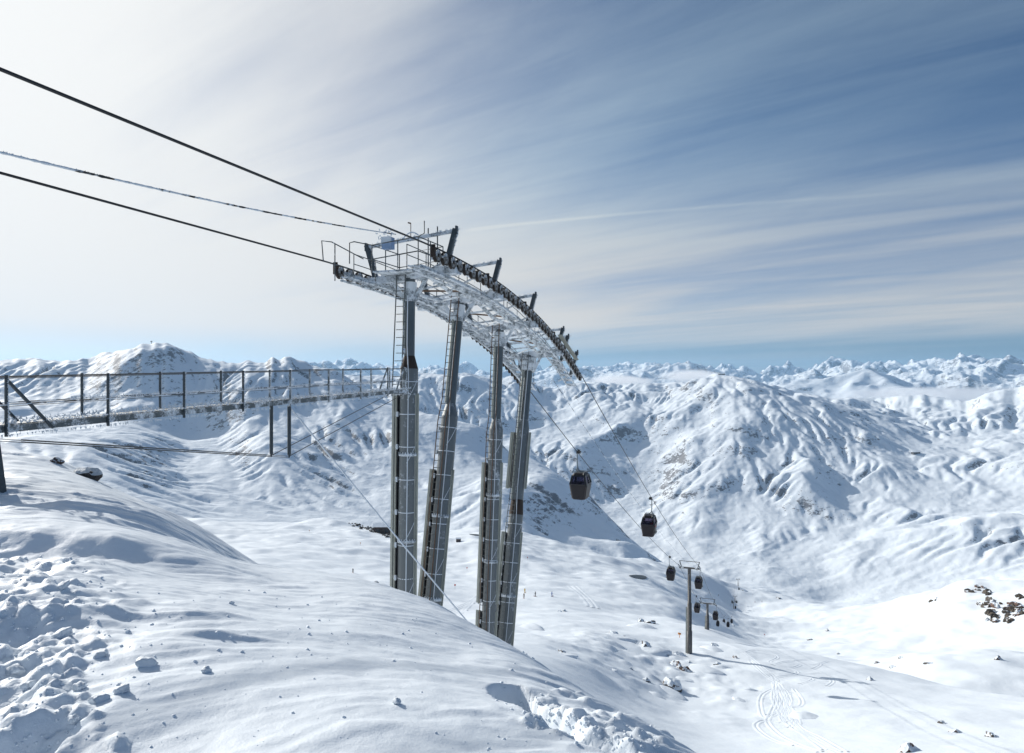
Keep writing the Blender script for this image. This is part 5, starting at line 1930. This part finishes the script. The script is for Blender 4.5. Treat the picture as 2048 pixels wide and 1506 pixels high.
hut(0, 0, 13, 4, 10, 'lift station on top of the central right-hand summit', None, 'hut_wall', 0, crest_point(1443, 2500, 4600), 4)
q = crest_point(303, 2000, 3600)
t = thing('summit_mast', 'tiny mast and cabin on the highest left-hand summit', 'mast', q)
b = MB(); b.tube((0, 0, -4), (0, 0, 9), 1.0, .6, 8); b.build('mast', 'hut_wall', None).parent = t
b = MB(); b.box((0, 0, 7.5), 2.5, 2, 1.5); b.box((1, 0, 10), .3, .3, 2); b.build('cabin', 'hut_wall', None).parent = t


def marker(px, y, mat, label, h=1.6):
    p = hit(px, y, 60, 900)
    t = thing('piste_marker', label, 'piste marker', p, 'piste markers on the slope')
    b = MB(); b.tube((0, 0, -.2), (0, 0, h), .04, n=6); b.build('pole', 'wire', None).parent = t
    b = MB(); b.rings([V((0, -.03, h)), V((0, .03, h))], [.32, .32], V((0, 1, 0)), 14); b.build('disc', mat, None).parent = t


marker(910, 1179, 'marker_red', 'small red piste marker between the second and third columns, lower one')
marker(934, 1142, 'marker_red', 'small red piste marker between the second and third columns, upper one')
marker(721, 1091, 'marker_orange', 'tiny orange piste marker left of the nearest column')
marker(1529, 1274, 'marker_red', 'small red piste marker on the shaded moguls')
marker(1055, 1120, 'marker_red', 'tiny red piste marker right of the last column')
marker(619, 1065, 'marker_orange', 'tiny orange piste marker on the far left piste')
q = hit(1359, 1275, 60, 300)
t = thing('snow_lance', 'small yellow snow gun on a hump left of the tall tower', 'snow gun', q)
b = MB(); b.tube((0, 0, -.3), (0, 0, .8), .06, n=6); b.build('stand', 'marker_orange', None).parent = t
b = MB(); b.rings([V((-.35, 0, .95)), V((-.3, 0, .95)), V((.3, 0, .85)), V((.35, 0, .85))], [.16, .24, .20, .14], V((1, 0, 0)), 12); b.build('barrel', 'marker_orange', None).parent = t

# ------------------------------------------------------------------ valley fog and a cap of cloud behind the summit
def mat_cloud(name, dens, scale, lo, hi):
    m, t = material(name)
    o = t.n('ShaderNodeTexCoord').outputs['Object']
    n = t.noise(o, scale, 5.0, 0.6)
    ln = t.vmath('LENGTH', o).outputs['Value']
    edge = t.ramp(ln, (1.0, 0.35))
    edge.inputs['From Min'].default_value = 1.0; edge.inputs['From Max'].default_value = 0.35
    f = t.math('MULTIPLY', t.ramp(t.math('ADD', n, t.math('MULTIPLY', edge, .35)), (lo, hi)), edge)
    v = t.n('ShaderNodeVolumePrincipled', {'Color': (0.95, 0.96, 0.98, 1), 'Density': t.math('MULTIPLY', f, dens), 'Anisotropy': 0.3})
    t.n('ShaderNodeOutputMaterial', {'Volume': v})


mat_cloud('cloud', 0.007, 2.6, .42, .80)
mat_cloud('fog', 0.0022, 1.6, .25, .7)


def cloud(name, c, size, mat, label):
    bm = bmesh.new(); bmesh.ops.create_icosphere(bm, subdivisions=3, radius=1.0)
    me = bpy.data.meshes.new(name); bm.to_mesh(me); bm.free(); me.materials.append(MATS[mat])
    o = bpy.data.objects.new(name, me); col.objects.link(o); o.location = c; o.scale = size
    return tag(o, label, 'cloud', kind='stuff')


cloud('cloud', P(1385, 752, 5600), (330, 300, 75), 'cloud', 'small white cloud rising behind the central summit')
cloud('cloud', P(1240, 764, 6300), (420, 400, 85), 'cloud', 'bank of cloud left of the central summit')
cloud('valley_fog', P(1900, 790, 6900), (1500, 900, 105), 'fog', 'sea of fog in front of the far right peaks')

# ------------------------------------------------------------------ thin mountain air
m, t = material('haze')
v = t.n('ShaderNodeVolumePrincipled', {'Color': (0.45, 0.72, 1.0, 1), 'Density': 0.000027, 'Anisotropy': 0.2})
t.n('ShaderNodeOutputMaterial', {'Volume': v})
zmin = float(min(S1.Z.min(), S2.Z.min(), S3.Z.min(), SR.Z.min(), -1200)) - 40
zmax = float(max(S3.Z.max(), SR.Z.max())) + 60
b = MB(); b.box((0, 9500, (zmin + zmax) / 2), 24000, 16000, (zmax - zmin) / 2)
hz_o = b.build('haze', 'haze')
tag(hz_o, 'thin blue mountain haze over the whole valley', 'haze', kind='stuff')
